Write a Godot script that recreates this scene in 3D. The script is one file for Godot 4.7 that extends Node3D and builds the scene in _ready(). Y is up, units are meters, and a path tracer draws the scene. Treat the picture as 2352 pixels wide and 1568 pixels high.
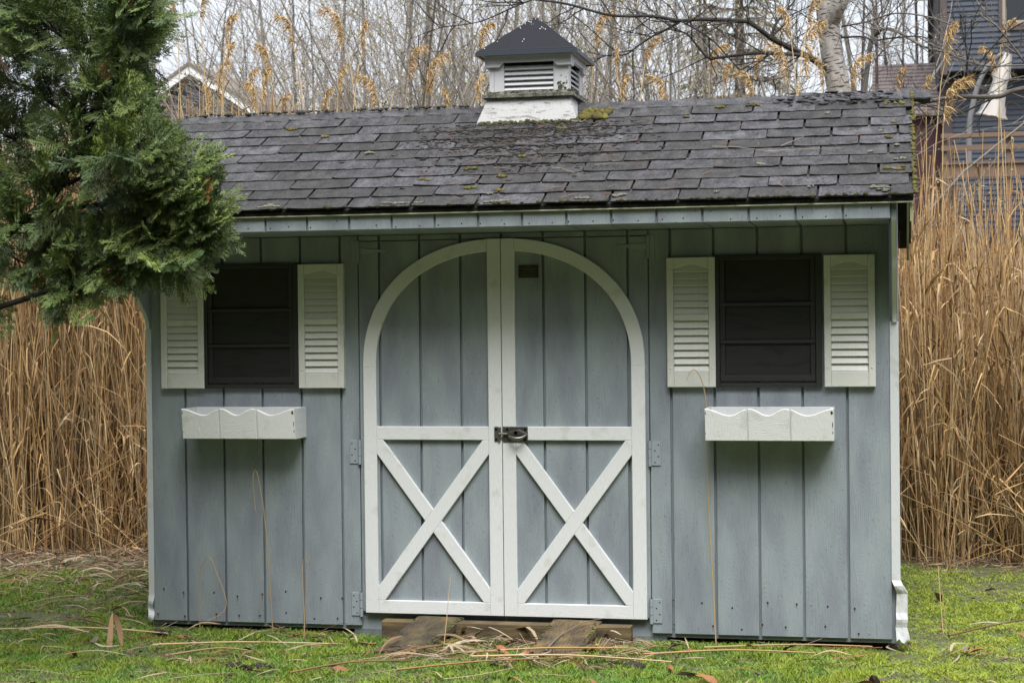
extends Node3D

# ---------------------------------------------------------------- mesh builder
class MB:
	var v := PackedVector3Array()
	var n := PackedVector3Array()
	var uv := PackedVector2Array()
	var c := PackedColorArray()
	var ix := PackedInt32Array()
	var tint := Color.WHITE
	var uvs := Vector2.ONE
	var uvo := Vector2.ZERO

	func put(p: Vector3, nn: Vector3, t: Vector2) -> int:
		v.append(p); n.append(nn); uv.append(t); c.append(tint)
		return v.size() - 1

	func tri(a: Vector3, b: Vector3, d: Vector3) -> void:   # counterclockwise seen from outside
		var nn := (b - a).cross(d - a).normalized()
		var i := put(a, nn, Vector2(a.x, a.y) * uvs + uvo)
		put(b, nn, Vector2(b.x, b.y) * uvs + uvo)
		put(d, nn, Vector2(d.x, d.y) * uvs + uvo)
		ix.append(i); ix.append(i + 2); ix.append(i + 1)

	func quad(a: Vector3, b: Vector3, d: Vector3, e: Vector3) -> void:
		var nn := (d - a).cross(e - b).normalized()
		var i := v.size()
		for p in [a, b, d, e]:
			put(p, nn, Vector2(p.x, p.y) * uvs + uvo)
		for k in [0, 2, 1, 0, 3, 2]:
			ix.append(i + k)

	# polygon in x,y (any turn) extruded from z0 to z1, the front (z1) edges chamfered by b
	func prism(poly: PackedVector2Array, z0: float, z1: float, b := 0.0015, xf := Transform3D()) -> void:
		var p := poly.duplicate()
		var area := 0.0
		var m := p.size()
		for i in m:
			area += p[i].x * p[(i + 1) % m].y - p[(i + 1) % m].x * p[i].y
		if area < 0.0:
			p.reverse()
		var q := PackedVector2Array()
		for i in m:
			var d0 := (p[i] - p[(i + m - 1) % m]).normalized()
			var d1 := (p[(i + 1) % m] - p[i]).normalized()
			var n0 := Vector2(-d0.y, d0.x)
			var n1 := Vector2(-d1.y, d1.x)
			var w := n0 + n1
			var den := maxf(0.3, 1.0 + n0.dot(n1))
			q.append(p[i] + w / den * b)
		var t := Geometry2D.triangulate_polygon(q)
		for i in range(0, t.size(), 3):
			var A := q[t[i]]; var B := q[t[i + 1]]; var C := q[t[i + 2]]
			if (B - A).cross(C - A) < 0.0:
				var s := B
				B = C
				C = s
			tri(xf * Vector3(A.x, A.y, z1), xf * Vector3(B.x, B.y, z1), xf * Vector3(C.x, C.y, z1))
			tri(xf * Vector3(A.x, A.y, z0), xf * Vector3(C.x, C.y, z0), xf * Vector3(B.x, B.y, z0))
		for i in m:
			var j := (i + 1) % m
			var zb := z1 - b
			quad(xf * Vector3(p[i].x, p[i].y, z0), xf * Vector3(p[j].x, p[j].y, z0), xf * Vector3(p[j].x, p[j].y, zb), xf * Vector3(p[i].x, p[i].y, zb))
			if b > 0.0:
				quad(xf * Vector3(p[i].x, p[i].y, zb), xf * Vector3(p[j].x, p[j].y, zb), xf * Vector3(q[j].x, q[j].y, z1), xf * Vector3(q[i].x, q[i].y, z1))
			if b > 0.0:
				quad(xf * Vector3(q[i].x, q[i].y, z0), xf * Vector3(q[j].x, q[j].y, z0), xf * Vector3(p[j].x, p[j].y, z0), xf * Vector3(p[i].x, p[i].y, z0))

	func slab(x0: float, x1: float, y0: float, y1: float, z0: float, z1: float, b := 0.0015, xf := Transform3D()) -> void:
		prism(PackedVector2Array([Vector2(x0, y0), Vector2(x1, y0), Vector2(x1, y1), Vector2(x0, y1)]), z0, z1, b, xf)

	func tube(pts: PackedVector3Array, rad: PackedFloat32Array, sides := 6, cap := true) -> void:
		var m := pts.size()
		var ref := Vector3.UP
		var first := v.size()
		var len := 0.0
		for i in m:
			var d := (pts[mini(i + 1, m - 1)] - pts[maxi(i - 1, 0)]).normalized()
			if absf(d.dot(ref)) > 0.95:
				ref = Vector3.RIGHT if absf(d.x) < 0.9 else Vector3.FORWARD
			var a := d.cross(ref).normalized()
			var b := a.cross(d).normalized()
			ref = b
			if i > 0:
				len += pts[i].distance_to(pts[i - 1])
			for k in sides + 1:
				var f := TAU * k / sides
				var nn := a * cos(f) + b * sin(f)
				put(pts[i] + nn * rad[i], nn, Vector2(float(k) / sides, len) * uvs + uvo)
		for i in m - 1:
			for k in sides:
				var q := first + i * (sides + 1) + k
				var w := q + sides + 1
				for e in [q, q + 1, w, q + 1, w + 1, w]:
					ix.append(e)
		if cap and m > 1:
			for s in [0, m - 1]:
				var at0: int = first + s * (sides + 1)
				var dd: Vector3 = (pts[0] - pts[1]).normalized() if s == 0 else (pts[m - 1] - pts[m - 2]).normalized()
				var ce := put(pts[s], dd, uvo)
				var ring := v.size()
				for k in sides + 1:
					put(v[at0 + k], dd, uvo)
				for k in sides:
					ix.append(ce)
					ix.append(ring + k if s == 0 else ring + k + 1)
					ix.append(ring + k + 1 if s == 0 else ring + k)

	# a flat strip along points, w wide at each, across the given side vector
	func strip(pts: PackedVector3Array, wid: PackedFloat32Array, side: Vector3) -> void:
		var first := v.size()
		var m := pts.size()
		for i in m:
			var d := (pts[mini(i + 1, m - 1)] - pts[maxi(i - 1, 0)]).normalized()
			var s := (side - d * side.dot(d)).normalized()
			var nn := s.cross(d).normalized()
			put(pts[i] - s * wid[i], nn, Vector2(0, float(i)))
			put(pts[i] + s * wid[i], nn, Vector2(1, float(i)))
		for i in m - 1:
			var q := first + i * 2
			for e in [q, q + 2, q + 1, q + 1, q + 2, q + 3]:
				ix.append(e)

	func blob(at: Vector3, r: Vector3, rng: RandomNumberGenerator, rough := 0.35, seg := 7, ring := 4) -> void:
		var first := v.size()
		for j in ring + 1:
			var th := PI * j / ring
			for k in seg:
				var ph := TAU * k / seg
				var d := Vector3(sin(th) * cos(ph), cos(th), sin(th) * sin(ph))
				put(at + d * r * (1.0 + rng.randf_range(-rough, rough)), d, Vector2(float(k) / seg, float(j) / ring))
		for j in ring:
			for k in seg:
				var a := first + j * seg + k
				var b := first + j * seg + (k + 1) % seg
				for e in [a, a + seg, b, b, a + seg, b + seg]:
					ix.append(e)

	func mesh(mat: Material) -> ArrayMesh:
		var a := []
		a.resize(Mesh.ARRAY_MAX)
		a[Mesh.ARRAY_VERTEX] = v
		a[Mesh.ARRAY_NORMAL] = n
		a[Mesh.ARRAY_TEX_UV] = uv
		a[Mesh.ARRAY_COLOR] = c
		a[Mesh.ARRAY_INDEX] = ix
		var am := ArrayMesh.new()
		am.add_surface_from_arrays(Mesh.PRIMITIVE_TRIANGLES, a)
		am.surface_set_material(0, mat)
		return am

# ---------------------------------------------------------------- shared state and helpers
var rng := RandomNumberGenerator.new()
var noise := FastNoiseLite.new()
var M := {}
const CAM_X := Vector3(0.97749845, -0.01069905, -0.21067109)
const CAM_Y := Vector3(0.00797203, 0.99987314, -0.01378949)
const CAM_Z := Vector3(0.2107919, 0.01179973, 0.97745974)
const EYE := Vector3(3.4691, 1.4808, 8.3426)

# a point of the place: where a sight line of the survey (2352 wide) meets the upright plane z
func at(u: float, v: float, z: float) -> Vector3:
	var d := CAM_X * ((u - 1176.0) / 4099.1) - CAM_Y * ((v - 784.0) / 4099.1) - CAM_Z
	return EYE + d * ((z - EYE.z) / d.z)

func lin(r: float, g: float, b: float) -> Color:
	return Color(r, g, b).linear_to_srgb()

func thing(called: String, label: String, category: String, pos := Vector3.ZERO, group := "") -> Node3D:
	var o := Node3D.new()
	o.name = called
	add_child(o, true)
	o.position = pos
	tag(o, label, category, group)
	return o

func tag(o: Node, label: String, category: String, group := "") -> void:
	o.set_meta("label", label)
	o.set_meta("category", category)
	if group != "":
		o.set_meta("group", group)

func part(called: String, mb: MB, mat: Material, parent: Node) -> MeshInstance3D:
	return put_mesh(called, mb.mesh(mat), parent)

func put_mesh(called: String, m: Mesh, parent: Node) -> MeshInstance3D:
	var o := MeshInstance3D.new()
	o.name = called
	o.mesh = m
	parent.add_child(o, true)
	return o

func many(called: String, m: Mesh, xfs: Array, cols: Array, parent: Node) -> MultiMeshInstance3D:
	var mm := MultiMesh.new()
	mm.transform_format = MultiMesh.TRANSFORM_3D
	mm.use_colors = true
	mm.mesh = m
	mm.instance_count = xfs.size()
	for i in xfs.size():
		mm.set_instance_transform(i, xfs[i])
		mm.set_instance_color(i, cols[i])
	var o := MultiMeshInstance3D.new()
	o.multimesh = mm
	o.name = called
	o.set_meta("kind", "stuff")
	parent.add_child(o, true)
	return o

func rect(x0: float, x1: float, y0: float, y1: float) -> PackedVector2Array:
	return PackedVector2Array([Vector2(x0, y0), Vector2(x1, y0), Vector2(x1, y1), Vector2(x0, y1)])

func curve(pts: Array, steps := 6) -> PackedVector3Array:   # smooth line through points
	var out := PackedVector3Array()
	var m := pts.size()
	for i in m - 1:
		var p0: Vector3 = pts[maxi(i - 1, 0)]
		var p1: Vector3 = pts[i]
		var p2: Vector3 = pts[i + 1]
		var p3: Vector3 = pts[mini(i + 2, m - 1)]
		for k in steps:
			out.append(p1.cubic_interpolate(p2, p0, p3, float(k) / steps))
	out.append(pts[m - 1])
	return out

func radii(count: int, r0: float, r1: float) -> PackedFloat32Array:
	var out := PackedFloat32Array()
	for i in count:
		out.append(lerpf(r0, r1, float(i) / maxf(1.0, count - 1.0)))
	return out

func ground_y(x: float, z: float) -> float:
	var h := -0.05 + noise.get_noise_2d(x * 55.0, z * 55.0) * 0.018 + noise.get_noise_2d(x * 260.0 + 99.0, z * 260.0) * 0.007
	h += 0.035 * smoothstep(-1.2, -2.8, z) + 0.03 * smoothstep(0.4, -0.6, x) * smoothstep(1.0, -1.0, z)
	return h

# ---------------------------------------------------------------- materials
func tex(w: int, h: int, f: Callable) -> ImageTexture:
	var im := Image.create(w, h, false, Image.FORMAT_RGB8)
	for y in h:
		for x in w:
			im.set_pixel(x, y, f.call(x, y))
	return ImageTexture.create_from_image(im)

func tiled(nz: FastNoiseLite, x: float, y: float, w: float, h: float, fx: float, fy: float) -> float:
	# noise that repeats every w by h pixels
	var a := TAU * x / w
	var s := x / w
	var t := y / h
	var k := smoothstep(0.85, 1.0, t)
	var j := smoothstep(0.85, 1.0, s)
	var v00 := nz.get_noise_2d(x * fx, y * fy)
	if k <= 0.0 and j <= 0.0:
		return v00
	var v01 := nz.get_noise_2d(x * fx, (y - h) * fy)
	var v10 := nz.get_noise_2d((x - w) * fx, y * fy)
	var v11 := nz.get_noise_2d((x - w) * fx, (y - h) * fy)
	return lerpf(lerpf(v00, v01, k), lerpf(v10, v11, k), j) + 0.0 * a

func mat(col: Color, rough := 0.8, tx: Texture2D = null, bump: Texture2D = null, depth := 0.1) -> StandardMaterial3D:
	var m := StandardMaterial3D.new()
	m.albedo_color = col
	m.roughness = rough
	if tx:
		m.albedo_texture = tx
	if bump:
		m.heightmap_enabled = true
		m.heightmap_texture = bump
		m.heightmap_scale = depth
	return m

func tri_mat(m: StandardMaterial3D, scale: float) -> StandardMaterial3D:
	m.uv1_triplanar = true
	m.uv1_world_triplanar = true
	m.uv1_scale = Vector3.ONE * scale
	return m

func vc(m: StandardMaterial3D) -> StandardMaterial3D:
	m.vertex_color_use_as_albedo = true
	return m

func make_materials() -> void:
	var nz := FastNoiseLite.new()
	nz.seed = 5
	nz.frequency = 1.0
	nz.fractal_octaves = 3
	var nf := FastNoiseLite.new()
	nf.seed = 9
	nf.frequency = 1.0
	nf.fractal_octaves = 2
	# rough sawn plywood: wavy upright grain, cathedral figure, small cross checks
	var grain_h := tex(1024, 1024, func(x: int, y: int) -> Color:
		var w := tiled(nz, x, y, 1024, 1024, 0.006, 0.0016) * 9.0
		var ring := absf(fposmod(w * 2.2 + x * 0.0 + tiled(nf, x, y, 1024, 1024, 0.03, 0.004) * 0.5, 1.0) - 0.5) * 2.0
		var fib := tiled(nf, x, y, 1024, 1024, 0.35, 0.012)
		var chk := tiled(nz, x, y, 1024, 1024, 0.03, 0.22)
		var g := 0.55 + 0.2 * (smoothstep(0.15, 0.5, ring) - 0.5) + 0.3 * fib - 0.22 * smoothstep(0.34, 0.55, chk)
		return Color(g, g, g))
	var grain_a := tex(1024, 1024, func(x: int, y: int) -> Color:
		var w := tiled(nz, x, y, 1024, 1024, 0.006, 0.0016) * 9.0
		var ring := absf(fposmod(w * 2.2 + tiled(nf, x, y, 1024, 1024, 0.03, 0.004) * 0.5, 1.0) - 0.5) * 2.0
		var fib := tiled(nf, x, y, 1024, 1024, 0.35, 0.012)
		var big := tiled(nz, x, y, 1024, 1024, 0.005, 0.003)
		var spot := tiled(nf, x, y, 1024, 1024, 0.05, 0.05)
		var g := 0.93 + 0.035 * (smoothstep(0.1, 0.5, ring) - 0.5) + 0.06 * fib + 0.11 * big - 0.14 * smoothstep(0.62, 0.75, spot)
		return Color(g, g * (1.0 + 0.02 * big), g * (1.0 - 0.02 * big)))
	M.siding = mat(lin(0.266, 0.305, 0.336), 0.66, grain_a, grain_h, 0.15)
	M.siding_plain = mat(lin(0.258, 0.295, 0.325), 0.6)
	M.sill_paint = mat(lin(0.17, 0.2, 0.22), 0.75, grain_a, grain_h, 0.2)
	# white paint: faint brush marks, grey and greenish dirt, specks
	var white_a := tex(1024, 1024, func(x: int, y: int) -> Color:
		var big := tiled(nz, x, y, 1024, 1024, 0.006, 0.006)
		var fib := tiled(nf, x, y, 1024, 1024, 0.2, 0.02)
		var sp := tiled(nf, x + 300, y, 1024, 1024, 0.09, 0.09)
		var dirt := smoothstep(0.3, 0.7, big) * 0.06 + 0.25 * smoothstep(0.68, 0.8, sp)
		var g := 0.95 + 0.03 * fib - dirt
		return Color(g, g * 1.0, g * (1.0 - dirt * 0.35)))
	var white_h := tex(512, 512, func(x: int, y: int) -> Color:
		var g := 0.5 + 0.3 * tiled(nf, x, y, 512, 512, 0.3, 0.03) + 0.2 * tiled(nz, x, y, 512, 512, 0.02, 0.02)
		return Color(g, g, g))
	M.white = mat(lin(0.73, 0.75, 0.76), 0.5, white_a, white_h, 0.05)
	M.white_rough = mat(lin(0.73, 0.745, 0.74), 0.6, white_a, grain_h, 0.16)
	M.shutter = mat(lin(0.68, 0.69, 0.65), 0.45, white_a)
	M.trim_metal = mat(lin(0.62, 0.64, 0.66), 0.35, white_a)
	M.drip = mat(lin(0.33, 0.34, 0.21), 0.5, white_a)
	# peeling white paint of the cupola base
	var peel := tex(512, 512, func(x: int, y: int) -> Color:
		var a := tiled(nz, x, y, 512, 512, 0.01, 0.05) + 0.35 * tiled(nf, x, y, 512, 512, 0.15, 0.2)
		var k := smoothstep(0.2, 0.48, a)
		var g := 0.93 + 0.05 * tiled(nf, x, y, 512, 512, 0.08, 0.08)
		return Color(lerpf(g, 0.52, k), lerpf(g, 0.51, k), lerpf(g, 0.47, k)))
	M.peel = tri_mat(mat(lin(0.45, 0.45, 0.455), 0.65, peel, peel, 0.03), 1.6)
	M.cupola = tri_mat(mat(lin(0.62, 0.62, 0.65), 0.55, white_a), 0.9)
	M.cap = mat(lin(0.022, 0.022, 0.028), 0.75, white_a)
	M.cap.metallic_specular = 0.2
	M.cap_edge = mat(lin(0.035, 0.045, 0.06), 0.4)
	M.dark_frame = mat(lin(0.021, 0.021, 0.021), 0.5)
	M.screen = mat(lin(0.012, 0.012, 0.012), 0.6, peel)
	M.gap = mat(lin(0.01, 0.01, 0.01), 0.95)  # near-black: shade of gaps and hollows put into the colour
	# shingles: granules, streaks of wear
	var sh_a := tex(1024, 1024, func(x: int, y: int) -> Color:
		var fine := nf.get_noise_2d(x * 0.7, y * 0.7)
		var mid := tiled(nz, x, y, 1024, 1024, 0.03, 0.03)
		var big := tiled(nz, x + 500, y, 1024, 1024, 0.006, 0.006)
		var crk := tiled(nf, x, y + 200, 1024, 1024, 0.02, 0.11)
		var g := 0.7 + 0.55 * fine + 0.5 * mid + 0.45 * big - 0.35 * smoothstep(0.42, 0.6, crk)
		return Color(clampf(g * (1.0 - 0.1 * mid), 0.1, 1), clampf(g * 0.975, 0.1, 1), clampf(g * (0.98 + 0.16 * mid), 0.1, 1)))
	var sh_h := tex(1024, 1024, func(x: int, y: int) -> Color:
		var g := 0.5 + 0.25 * nf.get_noise_2d(x * 0.5, y * 0.5) + 0.3 * tiled(nz, x, y, 1024, 1024, 0.05, 0.05) - 0.5 * smoothstep(0.42, 0.6, tiled(nf, x, y + 200, 1024, 1024, 0.02, 0.11))
		return Color(g, g, g))
	M.shingles = []
	for k in 6:
		var t: Color = [Color(0.088, 0.088, 0.096), Color(0.07, 0.069, 0.073), Color(0.105, 0.105, 0.115), Color(0.058, 0.055, 0.054), Color(0.08, 0.079, 0.085), Color(0.046, 0.045, 0.045)][k]
		var m := tri_mat(mat(t.linear_to_srgb(), 0.85, sh_a, sh_h, 0.3), 1.7)
		m.uv1_offset = Vector3(0.13, 0.29, 0.41) * k
		M.shingles.append(m)
	M.shingle_edge = tri_mat(mat(lin(0.03, 0.03, 0.03), 0.95, sh_a, sh_h, 0.3), 2.0)
	# brown weathered timber
	var wood_a := tex(512, 1024, func(x: int, y: int) -> Color:
		var w := tiled(nz, x, y, 512, 1024, 0.012, 0.0015) * 6.0
		var ring := absf(fposmod(w * 2.0, 1.0) - 0.5) * 2.0
		var fib := tiled(nf, x, y, 512, 1024, 0.3, 0.01)
		var big := tiled(nz, x, y + 77, 512, 1024, 0.012, 0.008)
		var g := 0.62 + 0.18 * ring + 0.18 * fib + 0.3 * big
		return Color(clampf(g, 0.1, 1), clampf(g * 0.97, 0.1, 1), clampf(g * (0.9 - 0.15 * big), 0.1, 1)))
	M.wood = mat(lin(0.185, 0.14, 0.085), 0.9, wood_a, wood_a, 0.3)
	M.wood_dark = mat(lin(0.12, 0.098, 0.064), 0.9, wood_a, wood_a, 0.3)
	M.beam = mat(lin(0.2, 0.155, 0.095), 0.9, wood_a, wood_a, 0.3)
	# soil and moss
	var gr_a := tex(2048, 2048, func(x: int, y: int) -> Color:
		var big := nz.get_noise_2d(x * 0.004, y * 0.004)
		var mid := nz.get_noise_2d(x * 0.02 + 50.0, y * 0.02)
		var fine := nf.get_noise_2d(x * 0.25, y * 0.25)
		var m := smoothstep(-0.15, 0.35, big + 0.6 * mid)
		var soil := Color(0.055, 0.045, 0.027)
		var moss := Color(0.075, 0.09, 0.032)
		var straw := Color(0.2, 0.15, 0.08)
		var cc := soil.lerp(moss, 0.35 + 0.6 * m)
		cc = cc.lerp(straw, 0.5 * smoothstep(0.2, 0.6, nf.get_noise_2d(x * 0.05 + 9.0, y * 0.12)))
		cc = cc * (1.0 + 0.5 * fine)
		return cc.clamp().linear_to_srgb())
	M.ground = tri_mat(mat(Color.WHITE, 0.95, gr_a), 0.28)
	M.grass = vc(mat(Color.WHITE, 0.6))
	M.grass.backlight_enabled = true
	M.grass.backlight = Color(0.35, 0.4, 0.2)
	M.reed = vc(mat(Color.WHITE, 0.75))
	M.leaf = vc(mat(Color.WHITE, 0.7))
	M.leaf.backlight_enabled = true
	M.leaf.backlight = Color(0.25, 0.22, 0.15)
	M.plume = vc(mat(Color.WHITE, 0.9))
	M.plume.backlight_enabled = true
	M.plume.backlight = Color(0.5, 0.42, 0.3)
	M.cedar = vc(mat(Color.WHITE, 0.55))
	M.cedar.backlight_enabled = true
	M.cedar.backlight = Color(0.16, 0.22, 0.08)
	M.needle = vc(mat(Color.WHITE, 0.8))
	var bark_a := tex(256, 512, func(x: int, y: int) -> Color:
		var g := 0.7 + 0.35 * tiled(nz, x, y, 256, 512, 0.06, 0.012) + 0.2 * nf.get_noise_2d(x * 0.3, y * 0.1)
		return Color(clampf(g, 0, 1), clampf(g, 0, 1), clampf(g, 0, 1)))
	M.bark = mat(lin(0.15, 0.13, 0.115), 0.95, bark_a, bark_a, 1.0)
	M.bark_pale = mat(lin(0.26, 0.235, 0.21), 0.95, bark_a)
	M.bark_dark = mat(lin(0.085, 0.077, 0.07), 0.95, bark_a, bark_a, 0.5)
	M.bark_red = mat(lin(0.17, 0.12, 0.11), 0.95, bark_a)
	M.twig = mat(lin(0.23, 0.2, 0.175), 0.95)
	M.cedar_bark = mat(lin(0.03, 0.024, 0.021), 0.95, bark_a, bark_a, 0.4)
	var birch := tex(512, 1024, func(x: int, y: int) -> Color:
		var a := tiled(nz, x, y, 512, 1024, 0.008, 0.09)
		var k := smoothstep(0.24, 0.4, a)
		var g := 0.82 + 0.12 * tiled(nf, x, y, 512, 1024, 0.02, 0.02)
		var blotch := smoothstep(0.4, 0.55, tiled(nz, x + 90, y, 512, 1024, 0.008, 0.006))
		g = lerpf(g, 0.42, blotch * 0.7)
		return Color(lerpf(g, 0.28, k), lerpf(g * 0.975, 0.25, k), lerpf(g * 0.95, 0.22, k)))
	M.birch = mat(lin(0.52, 0.515, 0.505), 0.8, birch)
	M.moss = vc(mat(Color.WHITE, 1.0))
	M.lichen = mat(lin(0.62, 0.64, 0.5), 0.95, sh_a, sh_h, 0.4)
	M.steel = mat(lin(0.2, 0.2, 0.18), 0.38)
	M.steel.metallic = 0.85
	M.steel_dark = mat(lin(0.09, 0.09, 0.08), 0.45)
	M.steel_dark.metallic = 0.7
	M.brass = mat(lin(0.16, 0.15, 0.09), 0.45)
	M.brass.metallic = 0.6
	M.plate = mat(lin(0.012, 0.012, 0.01), 0.5)
	M.rust = mat(lin(0.17, 0.15, 0.125), 0.9)
	M.nail = mat(lin(0.05, 0.03, 0.02), 0.8)
	M.blue_clap = mat(lin(0.07, 0.083, 0.115), 0.6)
	M.grey_clap = mat(lin(0.05, 0.056, 0.08), 0.6)
	M.brown_trim = mat(lin(0.075, 0.058, 0.058), 0.7)
	M.tan_trim = mat(lin(0.3, 0.25, 0.2), 0.7)
	M.shaded_wall = mat(lin(0.018, 0.015, 0.018), 0.8)  # shadow on the side and under the upper storey, put into the colour
	M.red_roof = mat(lin(0.19, 0.152, 0.152), 0.9)
	M.brown_roof = mat(lin(0.16, 0.135, 0.115), 0.9)
	M.far_white = mat(lin(0.8, 0.8, 0.8), 0.6)
	M.deck = mat(lin(0.16, 0.105, 0.075), 0.85)
	M.canvas = mat(lin(0.62, 0.58, 0.55), 0.9)
	M.pole = mat(lin(0.16, 0.16, 0.17), 0.5)
	M.glass = mat(lin(0.02, 0.024, 0.028), 0.08)
	M.wall_red = mat(lin(0.06, 0.025, 0.03), 0.9)
	M.evergreen_bark = mat(lin(0.08, 0.06, 0.05), 0.95)

# ---------------------------------------------------------------- the scene
func _ready() -> void:
	rng.seed = 20240
	noise.seed = 3
	noise.frequency = 0.02
	noise.fractal_octaves = 3
	# camera
	var cam := Camera3D.new()
	cam.name = "camera"
	cam.transform = Transform3D(Basis(CAM_X, CAM_Y, CAM_Z), EYE)
	var lens := CameraAttributesPhysical.new()
	lens.frustum_focal_length = 62.7
	lens.frustum_focus_distance = 8.4
	lens.exposure_aperture = 8.0
	cam.attributes = lens
	cam.fov = 21.66
	cam.near = 0.05
	cam.far = 600.0
	add_child(cam)
	# overcast sky
	var sky := ProceduralSkyMaterial.new()
	sky.sky_top_color = lin(0.86, 0.93, 1.0)
	sky.sky_horizon_color = lin(0.36, 0.385, 0.425)
	sky.sky_curve = 0.9
	sky.sky_energy_multiplier = 1.0
	sky.ground_bottom_color = Color(0.2, 0.19, 0.15)
	sky.ground_horizon_color = Color(0.5, 0.5, 0.5)
	sky.sun_angle_max = 1.0
	var env := Environment.new()
	env.background_mode = Environment.BG_SKY
	env.sky = Sky.new()
	env.sky.sky_material = sky
	env.background_energy_multiplier = 0.62
	env.tonemap_mode = Environment.TONE_MAPPER_LINEAR
	env.tonemap_exposure = 3.9
	env.sdfgi_enabled = true
	env.ssao_enabled = true
	env.ssil_enabled = true
	var we := WorldEnvironment.new()
	we.name = "environment"
	we.environment = env
	add_child(we)
	var sun := DirectionalLight3D.new()
	sun.name = "sun"
	sun.light_energy = 0.5
	sun.light_color = Color(1.0, 0.995, 0.985)
	sun.light_angular_distance = 40.0
	sun.shadow_enabled = true
	sun.rotation = Vector3(deg_to_rad(-61.0), deg_to_rad(20.0), 0)
	add_child(sun)

	make_materials()
	build_ground()
	build_shed()
	build_flower_boxes()
	build_ramp()
	build_houses()
	build_woods()
	build_birch()
	build_reeds()
	build_cedar()
	build_lawn()
	build_litter()

func build_ground() -> void:
	var xs := PackedFloat32Array()
	var zs := PackedFloat32Array()
	for e in [-300.0, -150.0, -80.0, -40.0, -20.0, -12.0, -8.0, -6.0, -4.5]:
		xs.append(e)
	var x := -3.5
	while x < 6.5:
		xs.append(x)
		x += 0.05
	for e in [7.5, 9.0, 12.0, 16.0, 25.0, 45.0, 90.0, 180.0, 300.0]:
		xs.append(e)
	for e in [-420.0, -250.0, -140.0, -80.0, -50.0, -32.0, -20.0, -13.0, -9.0, -6.5, -5.0]:
		zs.append(e)
	var z := -4.0
	while z < 2.6:
		zs.append(z)
		z += 0.05
	for e in [3.5, 5.0, 7.0, 10.0, 16.0, 30.0, 60.0, 150.0]:
		zs.append(e)
	var mb := MB.new()
	for j in zs.size():
		for i in xs.size():
			var p := Vector3(xs[i], ground_y(xs[i], zs[j]), zs[j])
			var e := 0.05
			var nn := Vector3(ground_y(p.x - e, p.z) - ground_y(p.x + e, p.z), 2.0 * e, ground_y(p.x, p.z - e) - ground_y(p.x, p.z + e)).normalized()
			mb.put(p, nn, Vector2(p.x, p.z))
	var w := xs.size()
	for j in zs.size() - 1:
		for i in w - 1:
			var q := j * w + i
			for e in [q, q + 1, q + w, q + 1, q + w + 1, q + w]:
				mb.ix.append(e)
	var g := part("ground", mb, M.ground, self)
	g.set_meta("kind", "structure")

# ---------------------------------------------------------------- shed
const G := 0.2032
var shed: Node3D
var roof_dir := Vector3(0, 0.5992, -1.2657).normalized()   # up the front slope
const EAVE := Vector3(0, 1.9952, 0.5036)

func board(x0: float, x1: float, y0: float, y1: float, z0: float, z1: float, m: Material, parent: Node, called := "siding_board", b := 0.0015) -> MeshInstance3D:
	var mb := MB.new()
	mb.uvs = Vector2(1.0 / 0.9, 1.0 / 1.8)
	mb.uvo = Vector2(rng.randf(), rng.randf())
	mb.slab(x0, x1, y0, y1, z0, z1, b)
	return part(called, mb, m, parent)

func white_board(poly: PackedVector2Array, z0: float, z1: float, parent: Node, called: String, m: Material = null, across := false, b := 0.002) -> MeshInstance3D:
	var mb := MB.new()
	mb.uvs = Vector2(1.0, 1.0)
	mb.uvo = Vector2(rng.randf(), rng.randf())
	mb.prism(poly, z0, z1, b)
	if across:
		for i in mb.uv.size():
			mb.uv[i] = Vector2(mb.uv[i].y, mb.uv[i].x)
	return part(called, mb, m if m else M.white, parent)

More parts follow.
